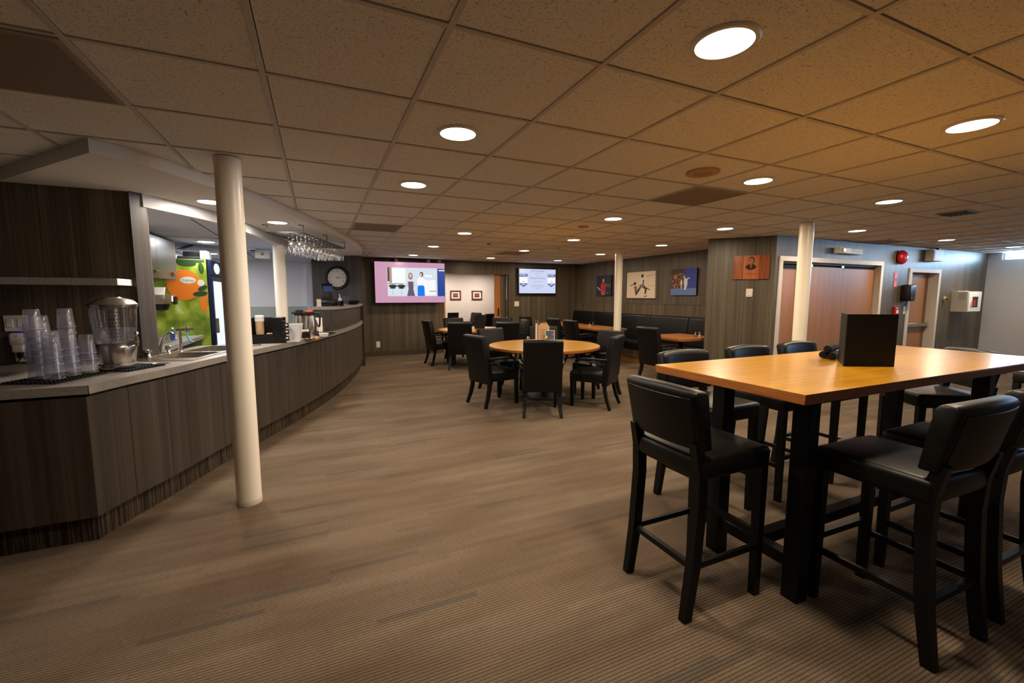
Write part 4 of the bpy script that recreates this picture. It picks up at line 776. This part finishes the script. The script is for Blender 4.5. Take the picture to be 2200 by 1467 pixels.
mb = MB().ring([[hp(u, v, d) for u, v in ((-0.085, 0.0), (0.085, 0.0), (0.085, 0.25), (0.05, 0.30), (-0.05, 0.30), (-0.085, 0.25))] for d in (0, 0.004)]); sh = mb.build('sheet', 'kraft', t)
for k in range(8): MB().quad([hp(u, v, -0.0008) for u, v in ((-0.055, 0.05+k*0.022), (0.055-0.01*(k % 3), 0.05+k*0.022), (0.055-0.01*(k % 3), 0.056+k*0.022), (-0.055, 0.056+k*0.022))]).build('text_line', 'spice', sh)
MB().ring([[hp(u, v, d) for u, v in ((-0.02, 0.0), (0.0, 0.0), (0.0, 0.27), (-0.02, 0.27))] for d in (0.03, 0.034)]).build('back_sheet', 'paper', t); MB().rbox(hp(-0.05, 0.012, 0.03), (0.1, 0.06, 0.024), -0.38).build('clip', 'black_plastic', t)
mb = MB().ring([[hp(u, v, d) for u, v in ((-0.115, 0.0), (-0.095, 0.0), (-0.095, 0.29), (-0.115, 0.29))] for d in (0.0, 0.10)]).build('side_sheet', 'paper', t)
for du in (-0.03, 0.0): MB().cyl(hp(-0.07+du, 0.02, 0.03), hp(-0.085+du, 0.345, 0.03), 0.004, n=8).build('clip_prong', 'tan', t)
t = thing('photo_card', 'blue patterned drink card in front of the tan menu', 'card', hp(0.07, 0, -0.06)); MB().ring([[hp(u, v, d) for u, v in ((0.015, 0.0), (0.155, 0.0), (0.155, 0.20), (0.015, 0.20))] for d in (-0.063, -0.060)]).build('card', 'paper', t)
m = M('card_blue', (50, 92, 132), 0.5); a = tex_noise(m, 1.0, (60, 60, 60), 2); r = ramp(m, a.outputs[0], [(0.4, (40, 80, 120)), (0.62, (70, 116, 140))]); setc(m, r.outputs[0])
pr = MB().quad([hp(u, v, -0.0638) for u, v in ((0.022, 0.01), (0.146, 0.01), (0.146, 0.193), (0.022, 0.193))]).build('print', 'card_blue', t)
for cu, cv, mt in ((0.125, 0.14, 'pink_red'), (0.125, 0.065, 'pink_red'), (0.035, 0.10, 'yellow'), (0.04, 0.03, 'paper')): MB().quad([hp(u, v, -0.0644) for u, v in ell(cu, cv, 0.016, 0.022, 10)]).build('print_spot', mt, pr)
def shaker(x, y, mat, lab, g=None):
    t = thing('shaker', lab, 'shaker', (x, y, 0.7506), g); z = 0.7506
    b = MB().lathe([(0.019, 0), (0.021, 0.006), (0.020, 0.05), (0.012, 0.066)], (x, y, z), 14, True, False).build('glass', 'clear_glass', t, smooth=True); MB().lathe([(0.018, 0.002), (0.018, 0.04)], (x, y, z), 12).build('filling', mat, b); MB().lathe([(0.0135, 0.064), (0.0145, 0.082), (0.008, 0.09)], (x, y, z), 14).build('cap', 'chrome', t, smooth=True)
shaker(5.80, 8.50, 'salt', 'glass salt shaker on the long booth table'); shaker(5.92, 8.53, 'spice', 'glass pepper shaker on the long booth table'); shaker(5.90, 5.47, 'spice', 'glass pepper shaker on the small booth table'); shaker(6.01, 5.48, 'salt', 'glass salt shaker on the small booth table'); shaker(2.88, 5.86, 'salt', 'glass salt shaker on near round table'); shaker(2.92, 5.90, 'spice', 'glass pepper shaker on near round table')
# ------------------------------------------------------------------ booth
b = thing('booth_bench', 'long black upholstered booth bench along the picture wall', 'bench', (6.55, 8.0, 0))
bx(6.28, 6.93, 5.14, 10.83, 0.12, 0.30).build('base_panel', 'panel_laminate', b); bx(6.32, 6.93, 5.14, 10.83, 0, 0.12).build('kick', 'door_edge', b)
yy = [5.14, 6.5, 7.6, 8.7, 9.78, 10.83]
for a0, a1 in zip(yy[:-1], yy[1:]):
    bx(6.22, 6.85, a0+0.004, a1-0.004, 0.30, 0.46).build('seat_cushion', 'leather', b, bev=0.03, seg=3)
    MB().ring([[(6.72, y, 0.46), (6.93, y, 0.46), (6.93, y, 1.03), (6.83, y, 1.035), (6.80, y, 1.0)] for y in (a0+0.003, a1-0.003)]).build('back_cushion', 'leather', b, bev=0.022, seg=3)
def booth_table(x0, x1, y0, y1, lab):
    c = 0.05; P = [(x0+c, y0), (x1-c, y0), (x1, y0+c), (x1, y1-c), (x1-c, y1), (x0+c, y1), (x0, y1-c), (x0, y0+c)]; t = thing('booth_table', lab, 'table', ((x0+x1)/2, (y0+y1)/2, 0))
    MB().prism(P, 0.712, 0.749).build('edge_band', 'oak_edge', t); MB().prism(P, 0.749, 0.7505).build('top', 'oak_y', t)
    cx = (x0+x1)/2
    for cy in ([(y0+y1)/2] if y1-y0 < 1.2 else [y0+0.35, y1-0.35]):
        MB().lathe([(0.045, 0.02), (0.045, 0.70)], (cx, cy, 0), 16, False, False).build('pedestal', 'black_metal', t, smooth=True); MB().rbox((cx, cy, 0.012), (0.5, 0.07, 0.024)).rbox((cx, cy, 0.012), (0.07, 0.5, 0.024)).build('foot', 'black_metal', t); MB().rbox((cx, cy, 0.704), (0.3, 0.3, 0.016)).build('top_plate', 'black_metal', t)
booth_table(5.39, 6.26, 5.29, 6.18, 'small square oak booth table beside the angled wall'); booth_table(5.40, 6.16, 7.55, 9.15, 'long oak booth table beside the round column'); booth_table(5.45, 6.2, 9.32, 10.4, 'oak booth table in the far corner under menu screen')

# ------------------------------------------------------------------ screens on the back wall
def fb(y): return lambda u, v, d=0.0: (u, y-d, v)
t = thing('wall_screen', 'large wall-mounted screen showing two presenters in pink border', 'screen', (2.07, 10.7, 1.30)); bx(1.235, 2.925, 10.615, 10.66, 1.285, 2.265).build('body', 'black_plastic', t, bev=0.004, seg=1); bx(1.5, 2.6, 10.66, 10.85, 1.55, 2.05).build('bracket', 'black_metal', t)
for x in (1.75, 2.52, 2.80): bx(x-0.04, x+0.04, 10.63, 10.68, 2.265, 2.335).build('cable_box', 'vent', t)
F = fb(10.613); sc = flat([(1.245, 1.295), (2.915, 1.295), (2.915, 2.255), (1.245, 2.255)], F, 'screen', 'scr_pink', t)
def img(pts, mat, d, nm='screen_image'): return MB().quad([F(u, v, d) for u, v in pts]).build(nm, mat, sc)
def rc(x0, x1, z0, z1): return [(x0, z0), (x1, z0), (x1, z1), (x0, z1)]
img(rc(1.53, 2.72, 1.45, 2.13), 'scr_white', 0.001); img(rc(2.73, 2.913, 1.45, 2.12), 'scr_blue', 0.001); img(rc(2.76, 2.913, 2.065, 2.09), 'scr_bright', 0.0016)
img(rc(1.535, 1.575, 1.80, 2.13), 'scr_dark', 0.0015); img(rc(1.575, 1.63, 1.76, 2.13), 'scr_wood', 0.0015); img(rc(1.64, 1.95, 1.76, 2.1), 'scr_bright', 0.0015); img(rc(1.535, 1.90, 1.735, 1.755), 'scr_wood', 0.0016); img(rc(2.35, 2.68, 1.47, 1.84), 'scr_bright', 0.0015); img(rc(2.52, 2.70, 1.56, 1.58), 'scr_wood', 0.0018)
for x in (1.65, 1.85): img(ell(x, 1.69, 0.10, 0.035, 14), 'scr_dark', 0.002); img(ell(x, 1.645, 0.07, 0.02, 14), 'scr_dark', 0.002); img(rc(x-0.005, x+0.005, 1.48, 1.64), 'scr_grey', 0.002)
img([(1.98, 1.453), (2.17, 1.453), (2.13, 1.63), (2.135, 1.80), (2.01, 1.80), (2.02, 1.63)], 'scr_purple', 0.003); img([(2.0, 1.80), (2.145, 1.80), (2.17, 1.70), (2.14, 1.63), (2.08, 1.62), (2.02, 1.64), (1.97, 1.70)], 'scr_skin', 0.0025); img(ell(2.07, 1.93, 0.055, 0.085, 16), 'scr_hair', 0.003); img(ell(2.07, 1.94, 0.032, 0.048, 14), 'scr_skin', 0.0035)
img([(2.235, 1.453), (2.41, 1.453), (2.405, 1.66), (2.38, 1.71), (2.26, 1.71), (2.235, 1.66)], 'scr_royal', 0.003); img([(2.26, 1.70), (2.38, 1.70), (2.42, 1.76), (2.42, 1.86), (2.35, 1.91), (2.28, 1.91), (2.235, 1.86), (2.235, 1.76)], 'scr_bright', 0.0025); img(ell(2.335, 1.975, 0.045, 0.062, 16), 'scr_hairdark', 0.003); img(ell(2.325, 1.965, 0.03, 0.045, 14), 'scr_skin', 0.0035); img(rc(2.42, 2.60, 1.915, 1.965), 'scr_bright', 0.0018)
t = thing('menu_screen', 'smaller wall screen listing daily specials between two blue crests', 'screen', (5.6, 10.8, 1.5)); bx(5.0, 6.19, 10.775, 10.82, 1.49, 2.215).build('body', 'black_plastic', t, bev=0.004, seg=1); bx(5.4, 5.8, 10.82, 10.849, 1.65, 2.05).build('bracket', 'black_metal', t)
F = fb(10.773); sc = flat([(5.035, 1.53), (6.165, 1.53), (6.165, 2.19), (5.035, 2.19)], F, 'screen', 'scr_lav', t)
for cx in (5.165, 6.035):
    w = 0.125
    img([(cx-w, 1.80), (cx+w, 1.80), (cx+w, 2.06), (cx-w, 2.06)], 'scr_bright', 0.001); img(rc(cx-w, cx+w, 1.975, 2.06), 'scr_logo', 0.0016); img([(cx-w, 1.80), (cx-w*0.75, 1.76), (cx, 1.705), (cx+w*0.75, 1.76), (cx+w, 1.80)], 'scr_logo', 0.0016)
    text_mesh('WSRC', 0.105, lambda u, v, cx=cx: F(cx+u*0.82, 2.018+v, 0.0022), 'screen_lettering', 'scr_bright', sc); img([(cx-0.06, 1.825), (cx, 1.862), (cx+0.06, 1.825), (cx, 1.85)], 'scr_logo', 0.0018, 'crest_chevron'); img(rc(cx-0.07, cx+0.07, 1.77, 1.782), 'scr_bright', 0.0022); img(rc(cx-0.04, cx+0.04, 1.75, 1.76), 'scr_bright', 0.0022)
text_mesh('SOUP OF THE DAY', 0.052, lambda u, v: F(5.60+u, 2.135+v, 0.0015), 'screen_lettering', 'scr_text', sc); text_mesh('SPECIALS OF THE DAY', 0.052, lambda u, v: F(5.60+u*0.92, 1.94+v, 0.0015), 'screen_lettering', 'scr_text', sc)
for z, w in ((2.07, 0.12), (2.005, 0.05), (1.845, 0.15), (1.745, 0.20), (1.705, 0.20), (1.66, 0.08)): img(rc(5.60-w, 5.60+w, z-0.006, z+0.006), 'scr_grey', 0.0015)
def outlet(x, z, lab):
    t = thing('wall_outlet', lab, 'outlet', (x, 10.85, z)); bx(x-0.045, x+0.045, 10.842, 10.85, z-0.075, z+0.075).build('plate', 'white_plastic', t, bev=0.003, seg=1)
    for dz in (-0.03, 0.03): bx(x-0.018, x+0.018, 10.838, 10.843, z+dz-0.02, z+dz+0.02).build('socket', 'white', t)
outlet(1.30, 0.285, 'white wall outlet below the large pink screen')
t = thing('wall_switch', 'white switch plate between the doorway and the menu screen', 'switch', (4.99, 10.85, 1.24)); bx(4.925, 5.065, 10.842, 10.85, 1.17, 1.31).build('plate', 'white_plastic', t, bev=0.003, seg=1)
for x in (4.965, 5.025): bx(x-0.02, x+0.02, 10.837, 10.843, 1.205, 1.275).build('rocker', 'white', t)
# corridor furniture
for x, lab in ((3.90, 'small framed photograph on the corridor wall, beside doorway jamb'), (4.60, 'small framed photograph on the corridor wall, beside wooden door edge')):
    t = thing('picture_frame', lab, 'picture', (x, 12.98, 1.48)); MB().box(x-0.17, x+0.17, 12.97, 13.0, 1.335, 1.375).box(x-0.17, x+0.17, 12.97, 13.0, 1.58, 1.62).box(x-0.17, x-0.13, 12.97, 13.0, 1.375, 1.58).box(x+0.13, x+0.17, 12.97, 13.0, 1.375, 1.58).build('frame', 'dark_frame', t); bx(x-0.13, x+0.13, 12.985, 12.998, 1.375, 1.58).build('mount', 'white', t); bx(x-0.085, x+0.085, 12.982, 12.986, 1.41, 1.54).build('photo', 'spice', t); bx(x-0.085, x+0.085, 12.980, 12.982, 1.41, 1.45).build('photo_band', 'brown_red', t)
t = thing('corridor_table', 'reddish wooden table against the corridor wall', 'table', (3.8, 12.6, 0)); bx(2.9, 3.86, 12.3, 12.95, 0.71, 0.75).build('top', 'dark_frame', t)
for x in (2.96, 3.80):
    for y in (12.36, 12.89): bx(x-0.025, x+0.025, y-0.025, y+0.025, 0, 0.71).build('leg', 'black_wood', t)
t = thing('laptop', 'black laptop open on the corridor table', 'laptop', (3.85, 12.6, 0.75)); MB().rbox((3.66, 12.6, 0.762), (0.34, 0.24, 0.02)).build('base', 'black_plastic', t); MB().rbox((3.66, 12.46, 0.86), (0.34, 0.012, 0.21), 0, 0.2).build('lid', 'black_plastic', t)
# ------------------------------------------------------------------ canvases on the right wall
def canvas(y0, y1, z0, z1, lab, face, edge):
    t = thing('canvas_print', lab, 'canvas print', (6.93, (y0+y1)/2, z0)); bx(6.905, 6.949, y0, y1, z0, z1).build('stretcher', edge, t); W, Hh = y1-y0, z1-z0
    f = lambda u, v, d=0.0: (6.9045-d, y1-u*W, z0+v*Hh)
    p = MB().quad([f(u, v) for u, v in ((0, 0), (1, 0), (1, 1), (0, 1))]).build('print', face, t)
    return lambda pts, mat, d=0.0006: MB().quad([f(u, v, d) for u, v in pts]).build('print_shape', mat, p)
M('dk_navy', (34, 36, 48), 0.6); M('cv_white', (214, 198, 176), 0.7); M('cv_grey', (120, 106, 92), 0.7); M('cv_dark', (66, 56, 48), 0.7); M('cv_blue', (52, 66, 150), 0.6); M('cv_court', (96, 120, 176), 0.6); M('cv_amber', (176, 110, 50), 0.6); M('cv_skin', (196, 150, 110), 0.6); M('cv_green', (60, 84, 50), 0.6); M('cv_lt', (206, 214, 226), 0.6); M('cv_red', (176, 26, 42), 0.5)
m = M('cv_crowd', (60, 44, 40), 0.6); a = tex_noise(m, 1.0, (26, 26, 26), 3); r = ramp(m, a.outputs[0], [(0.4, (34, 26, 30)), (0.55, (110, 70, 46)), (0.7, (190, 150, 120))]); setc(m, r.outputs[0])
S = canvas(9.20, 9.84, 1.465, 1.99, 'small dark canvas of a player in red shirt', 'dk_navy', 'ink')
S([(0.30, 0.22), (0.62, 0.22), (0.66, 0.5), (0.60, 0.64), (0.36, 0.64), (0.30, 0.5)], 'cv_red'); S(ell(0.48, 0.75, 0.06, 0.09, 14), 'cv_skin'); S([(0.36, 0.02), (0.46, 0.02), (0.46, 0.22), (0.34, 0.22)], 'cv_amber', 0.0008); S([(0.50, 0.02), (0.60, 0.02), (0.60, 0.22), (0.50, 0.22)], 'cv_amber', 0.0008); S([(0.66, 0.42), (0.98, 0.42), (0.98, 0.58), (0.66, 0.58)], 'cv_green', 0.0004); S([(0.05, 0.42), (0.10, 0.44), (0.30, 0.28), (0.26, 0.26)], 'cv_lt'); S([(0.68, 0.10), (0.85, 0.08), (0.85, 0.16), (0.68, 0.2)], 'cv_blue')
S = canvas(7.60, 8.57, 1.405, 2.015, 'large pale canvas of two players lunging', 'cv_white', 'cv_white')
S(ell(0.56, 0.84, 0.045, 0.07, 14), 'cv_dark'); S([(0.52, 0.74), (0.62, 0.74), (0.60, 0.52), (0.50, 0.50)], 'cv_lt'); S([(0.58, 0.70), (0.62, 0.70), (0.61, 0.52), (0.57, 0.52)], 'cv_dark', 0.0008); S([(0.48, 0.52), (0.62, 0.52), (0.62, 0.42), (0.44, 0.36)], 'cv_grey', 0.0009); S([(0.44, 0.40), (0.52, 0.38), (0.42, 0.20), (0.35, 0.10), (0.31, 0.14)], 'cv_dark'); S([(0.56, 0.42), (0.62, 0.50), (0.73, 0.36), (0.70, 0.16), (0.65, 0.16), (0.66, 0.33)], 'cv_dark'); S([(0.62, 0.04), (0.74, 0.07), (0.74, 0.10), (0.64, 0.08)], 'cv_dark'); S([(0.72, 0.40), (0.84, 0.32), (0.82, 0.30), (0.70, 0.36)], 'cv_dark'); S(ell(0.30, 0.56, 0.05, 0.06, 12), 'cv_dark'); S([(0.26, 0.46), (0.38, 0.46), (0.38, 0.24), (0.34, 0.14), (0.30, 0.24)], 'cv_grey'); S([(0.10, 0.46), (0.12, 0.49), (0.28, 0.56), (0.28, 0.52)], 'cv_dark'); S([(0.70, 0.80), (0.99, 0.87), (0.99, 0.88), (0.70, 0.815)], 'cv_dark'); S([(0.75, 0.44), (0.99, 0.46), (0.99, 0.47), (0.75, 0.45)], 'cv_dark')
S = canvas(6.44, 7.12, 1.472, 2.015, 'blue and amber canvas of a squash match', 'cv_crowd', 'ink')
S([(0.0, 0.0), (1.0, 0.0), (1.0, 0.26), (0.0, 0.26)], 'cv_court'); S([(0.52, 0.26), (1.0, 0.26), (1.0, 1.0), (0.52, 1.0)], 'cv_blue'); S([(0.12, 0.62), (0.24, 0.62), (0.24, 0.78), (0.12, 0.78)], 'cv_amber'); S([(0.52, 0.42), (0.66, 0.40), (0.66, 0.62), (0.52, 0.64)], 'cv_lt', 0.0010); S(ell(0.52, 0.68, 0.045, 0.06, 12), 'cv_skin', 0.0010); S([(0.54, 0.20), (0.60, 0.20), (0.66, 0.40), (0.54, 0.42)], 'cv_lt', 0.0010); S([(0.62, 0.62), (0.74, 0.66), (0.74, 0.63), (0.62, 0.57)], 'cv_lt', 0.0012); S([(0.38, 0.40), (0.46, 0.42), (0.44, 0.60), (0.40, 0.58)], 'cv_lt', 0.0010); S([(0.40, 0.22), (0.45, 0.22), (0.46, 0.42), (0.38, 0.40)], 'cv_skin', 0.0010); S([(0.0, 0.80), (0.5, 0.84), (0.5, 1.0), (0.0, 1.0)], 'cv_dark', 0.0004)
# ------------------------------------------------------------------ plaque and dimmer on the angled wall
aw = Vector((6.32-5.72, 4.41-5.13, 0)).normalized(); an = Vector((aw.y, -aw.x, 0)); A0 = Vector((5.72, 5.13, 0))
def af(u, v, d=0.0): p = A0+aw*u+an*d; return (p.x, p.y, v)
def abox(mb, u0, u1, z0, z1, d0, d1): return mb.ring([[af(u0, z0, d), af(u1, z0, d), af(u1, z1, d), af(u0, z1, d)] for d in (d0, d1)])
t = thing('portrait_plaque', 'carved wooden portrait plaque with fluted side panels on angled wall', 'plaque', af(0.6, 1.71, 0))
b0 = abox(MB(), 0.37, 0.865, 1.712, 2.072, 0.001, 0.02).build('backing', 'groove', t)
for s0, s1 in ((0.375, 0.50), (0.73, 0.86)):
    for k in range(9):
        u = s0+(s1-s0)*(k+0.15)/9; abox(MB(), u, u+0.0085, 1.714, 2.07, 0.02, 0.032).build('flute', 'plaque_wood', t)
ce = abox(MB(), 0.505, 0.725, 1.712, 2.072, 0.02, 0.026).build('centre_panel', 'plaque_wood', t)
MB().quad([af(u, v, 0.0268) for u, v in [(0.535, 1.90), (0.56, 1.93), (0.60, 1.945), (0.635, 1.945), (0.66, 1.93), (0.69, 1.895), (0.66, 1.865), (0.615, 1.85), (0.565, 1.862)]]).build('bust', 'ink', ce); MB().quad([af(u, v, 0.0268) for u, v in ell(0.617, 1.995, 0.042, 0.056, 20)]).build('head', 'ink', ce); MB().quad([af(u, v, 0.0274) for u, v in ell(0.612, 1.988, 0.034, 0.047, 18)]).build('face', 'oak_edge', ce); MB().quad([af(u, v, 0.0274) for u, v in ((0.598, 1.944), (0.63, 1.944), (0.618, 1.868), (0.606, 1.868))]).build('collar', 'plaque_wood', ce); MB().quad([af(u, v, 0.028) for u, v in ((0.61, 1.935), (0.618, 1.935), (0.617, 1.87), (0.609, 1.87))]).build('tie', 'ink', ce)
for du in (-0.014, 0.012): MB().quad([af(0.612+du+u, 1.998+v, 0.028) for u, v in ((-0.008, -0.002), (0.008, -0.002), (0.008, 0.003), (-0.008, 0.003))]).build('eye', 'ink', ce)
MB().quad([af(u, v, 0.0268) for u, v in ((0.53, 1.79), (0.70, 1.79), (0.70, 1.794), (0.53, 1.794))]).build('inscription_line', 'ink', ce)
t = thing('dimmer', 'white dimmer plate with round knob on angled wall', 'dimmer', af(0.61, 1.44, 0)); abox(MB(), 0.565, 0.655, 1.44, 1.568, 0.0, 0.014).build('plate', 'white_plastic', t, bev=0.003, seg=1); p0 = Vector(af(0.61, 1.485, 0.014)); MB().cyl(p0, p0+an*0.02, 0.02, 0.018, 18).build('knob', 'white', t, smooth=True)
# ------------------------------------------------------------------ fittings on the door wall
def yb(x0, x1, z0, z1, d0, d1): return MB().box(x0, x1, 4.41-d1, 4.41-d0, z0, z1)
t = thing('fire_bell', 'round red fire alarm bell high on the door wall', 'bell', (9.68, 4.35, 2.15)); c = (9.68, 4.41, 2.15)
MB().cyl((9.68, 4.41, 2.15), (9.68, 4.385, 2.15), 0.06).build('mount', 'black_metal', t); rg = []
for r, d in ((0.125, 0.02), (0.128, 0.03), (0.12, 0.06), (0.09, 0.09), (0.05, 0.105), (0.01, 0.11)): rg.append([(9.68+r*math.cos(2*PI*i/28), 4.41-d, 2.15+r*math.sin(2*PI*i/28)) for i in range(28)])
MB().ring(rg).build('gong', 'red', t, smooth=True); MB().cyl((9.68, 4.31, 2.15), (9.68, 4.29, 2.15), 0.018).build('hub', 'chrome', t, smooth=True)
t = thing('emergency_light', 'white twin-box emergency light above the sliding doors', 'emergency light', (8.0, 4.35, 2.15)); yb(7.72, 8.02, 2.145, 2.235, 0, 0.10).build('housing', 'white_plastic', t, bev=0.005, seg=1); yb(8.03, 8.36, 2.14, 2.235, 0, 0.09).build('lamp_box', 'white', t, bev=0.005, seg=1); MB().cyl((7.80, 4.31, 2.19), (7.80, 4.29, 2.19), 0.035).build('lamp_head', 'chrome', t, smooth=True)
t = thing('exit_box', 'white exit light box over the exit door', 'sign', (10.7, 4.3, 2.2)); yb(10.55, 10.92, 2.11, 2.32, 0, 0.13).build('housing', 'frame_paint', t, bev=0.004, seg=1); yb(10.58, 10.89, 2.135, 2.295, 0.13, 0.134).build('panel', 'white', t); bx(10.80, 10.86, 4.31, 4.37, 2.32, H-0.003).build('stem', 'frame_paint', t)
for z0, z1, lab in ((1.765, 1.885, 'upper narrow red notice strip on the door wall'), (1.615, 1.735, 'lower narrow red notice strip on the door wall')):
    t = thing('red_notice', lab, 'sign', (9.6, 4.41, z0)); yb(9.555, 9.655, z0, z1, 0, 0.006).build('plate', 'pink_red', t)
    for k in range(3): yb(9.57, 9.64, z0+0.025+k*0.03, z0+0.031+k*0.03, 0.006, 0.0068).build('print_line', 'paper', t)
t = thing('towel_dispenser', 'black wall-mounted towel dispenser beside the exit door', 'dispenser', (9.9, 4.3, 1.35)); MB().box(9.80, 10.02, 4.26, 4.41, 1.36, 1.66).build('body', 'black_plastic', t, bev=0.03, seg=3); bx(9.83, 9.99, 4.255, 4.26, 1.39, 1.43).build('slot', 'black_matte', t)
t = thing('pull_station', 'red fire alarm pull station on the door wall', 'fire alarm', (9.66, 4.38, 1.19)); yb(9.60, 9.73, 1.11, 1.265, 0, 0.045).build('box', 'red', t, bev=0.004, seg=1); yb(9.635, 9.70, 1.14, 1.20, 0.045, 0.05).build('handle', 'white', t); yb(9.63, 9.70, 1.225, 1.24, 0.045, 0.047).build('lettering_band', 'paper', t)
t = thing('door_switch', 'white switch plate beside the exit door frame', 'switch', (9.99, 4.40, 1.19)); yb(9.945, 10.03, 1.12, 1.26, 0, 0.008).build('plate', 'white_plastic', t, bev=0.003, seg=1); yb(9.97, 10.005, 1.16, 1.22, 0.008, 0.013).build('rocker', 'white', t)
t = thing('door_stop', 'small brass and chrome knob stop on the wall', 'door stop', (11.42, 4.38, 1.40)); MB().cyl((11.42, 4.41, 1.40), (11.42, 4.395, 1.40), 0.05).build('rose', 'tan', t, smooth=True); MB().cyl((11.42, 4.395, 1.40), (11.42, 4.33, 1.40), 0.02, 0.035).build('knob', 'chrome', t, smooth=True)
t = thing('aed_cabinet', 'white first-aid defibrillator cabinet with small red window', 'cabinet', (12.05, 4.3, 1.15)); yb(11.70, 12.24, 1.14, 1.545, 0, 0.25).build('body', 'frame_paint', t, bev=0.004, seg=1); dr = yb(11.71, 12.23, 1.15, 1.535, 0.25, 0.262).build('door', 'white', t); yb(11.86, 12.09, 1.23, 1.44, 0.262, 0.264).build('window', 'glassy_dark', dr); yb(11.89, 11.99, 1.25, 1.38, 0.264, 0.266).build('red_case', 'red', dr); yb(11.80, 11.83, 1.26, 1.35, 0.262, 0.28).build('latch', 'chrome', dr); bx(11.699, 11.70, 4.20, 4.30, 1.37, 1.51).build('notice', 'grey_wall', t); MB().box(11.8, 11.95, 4.25, 4.35, 1.545, 1.557).build('alarm_strip', 'white', t)
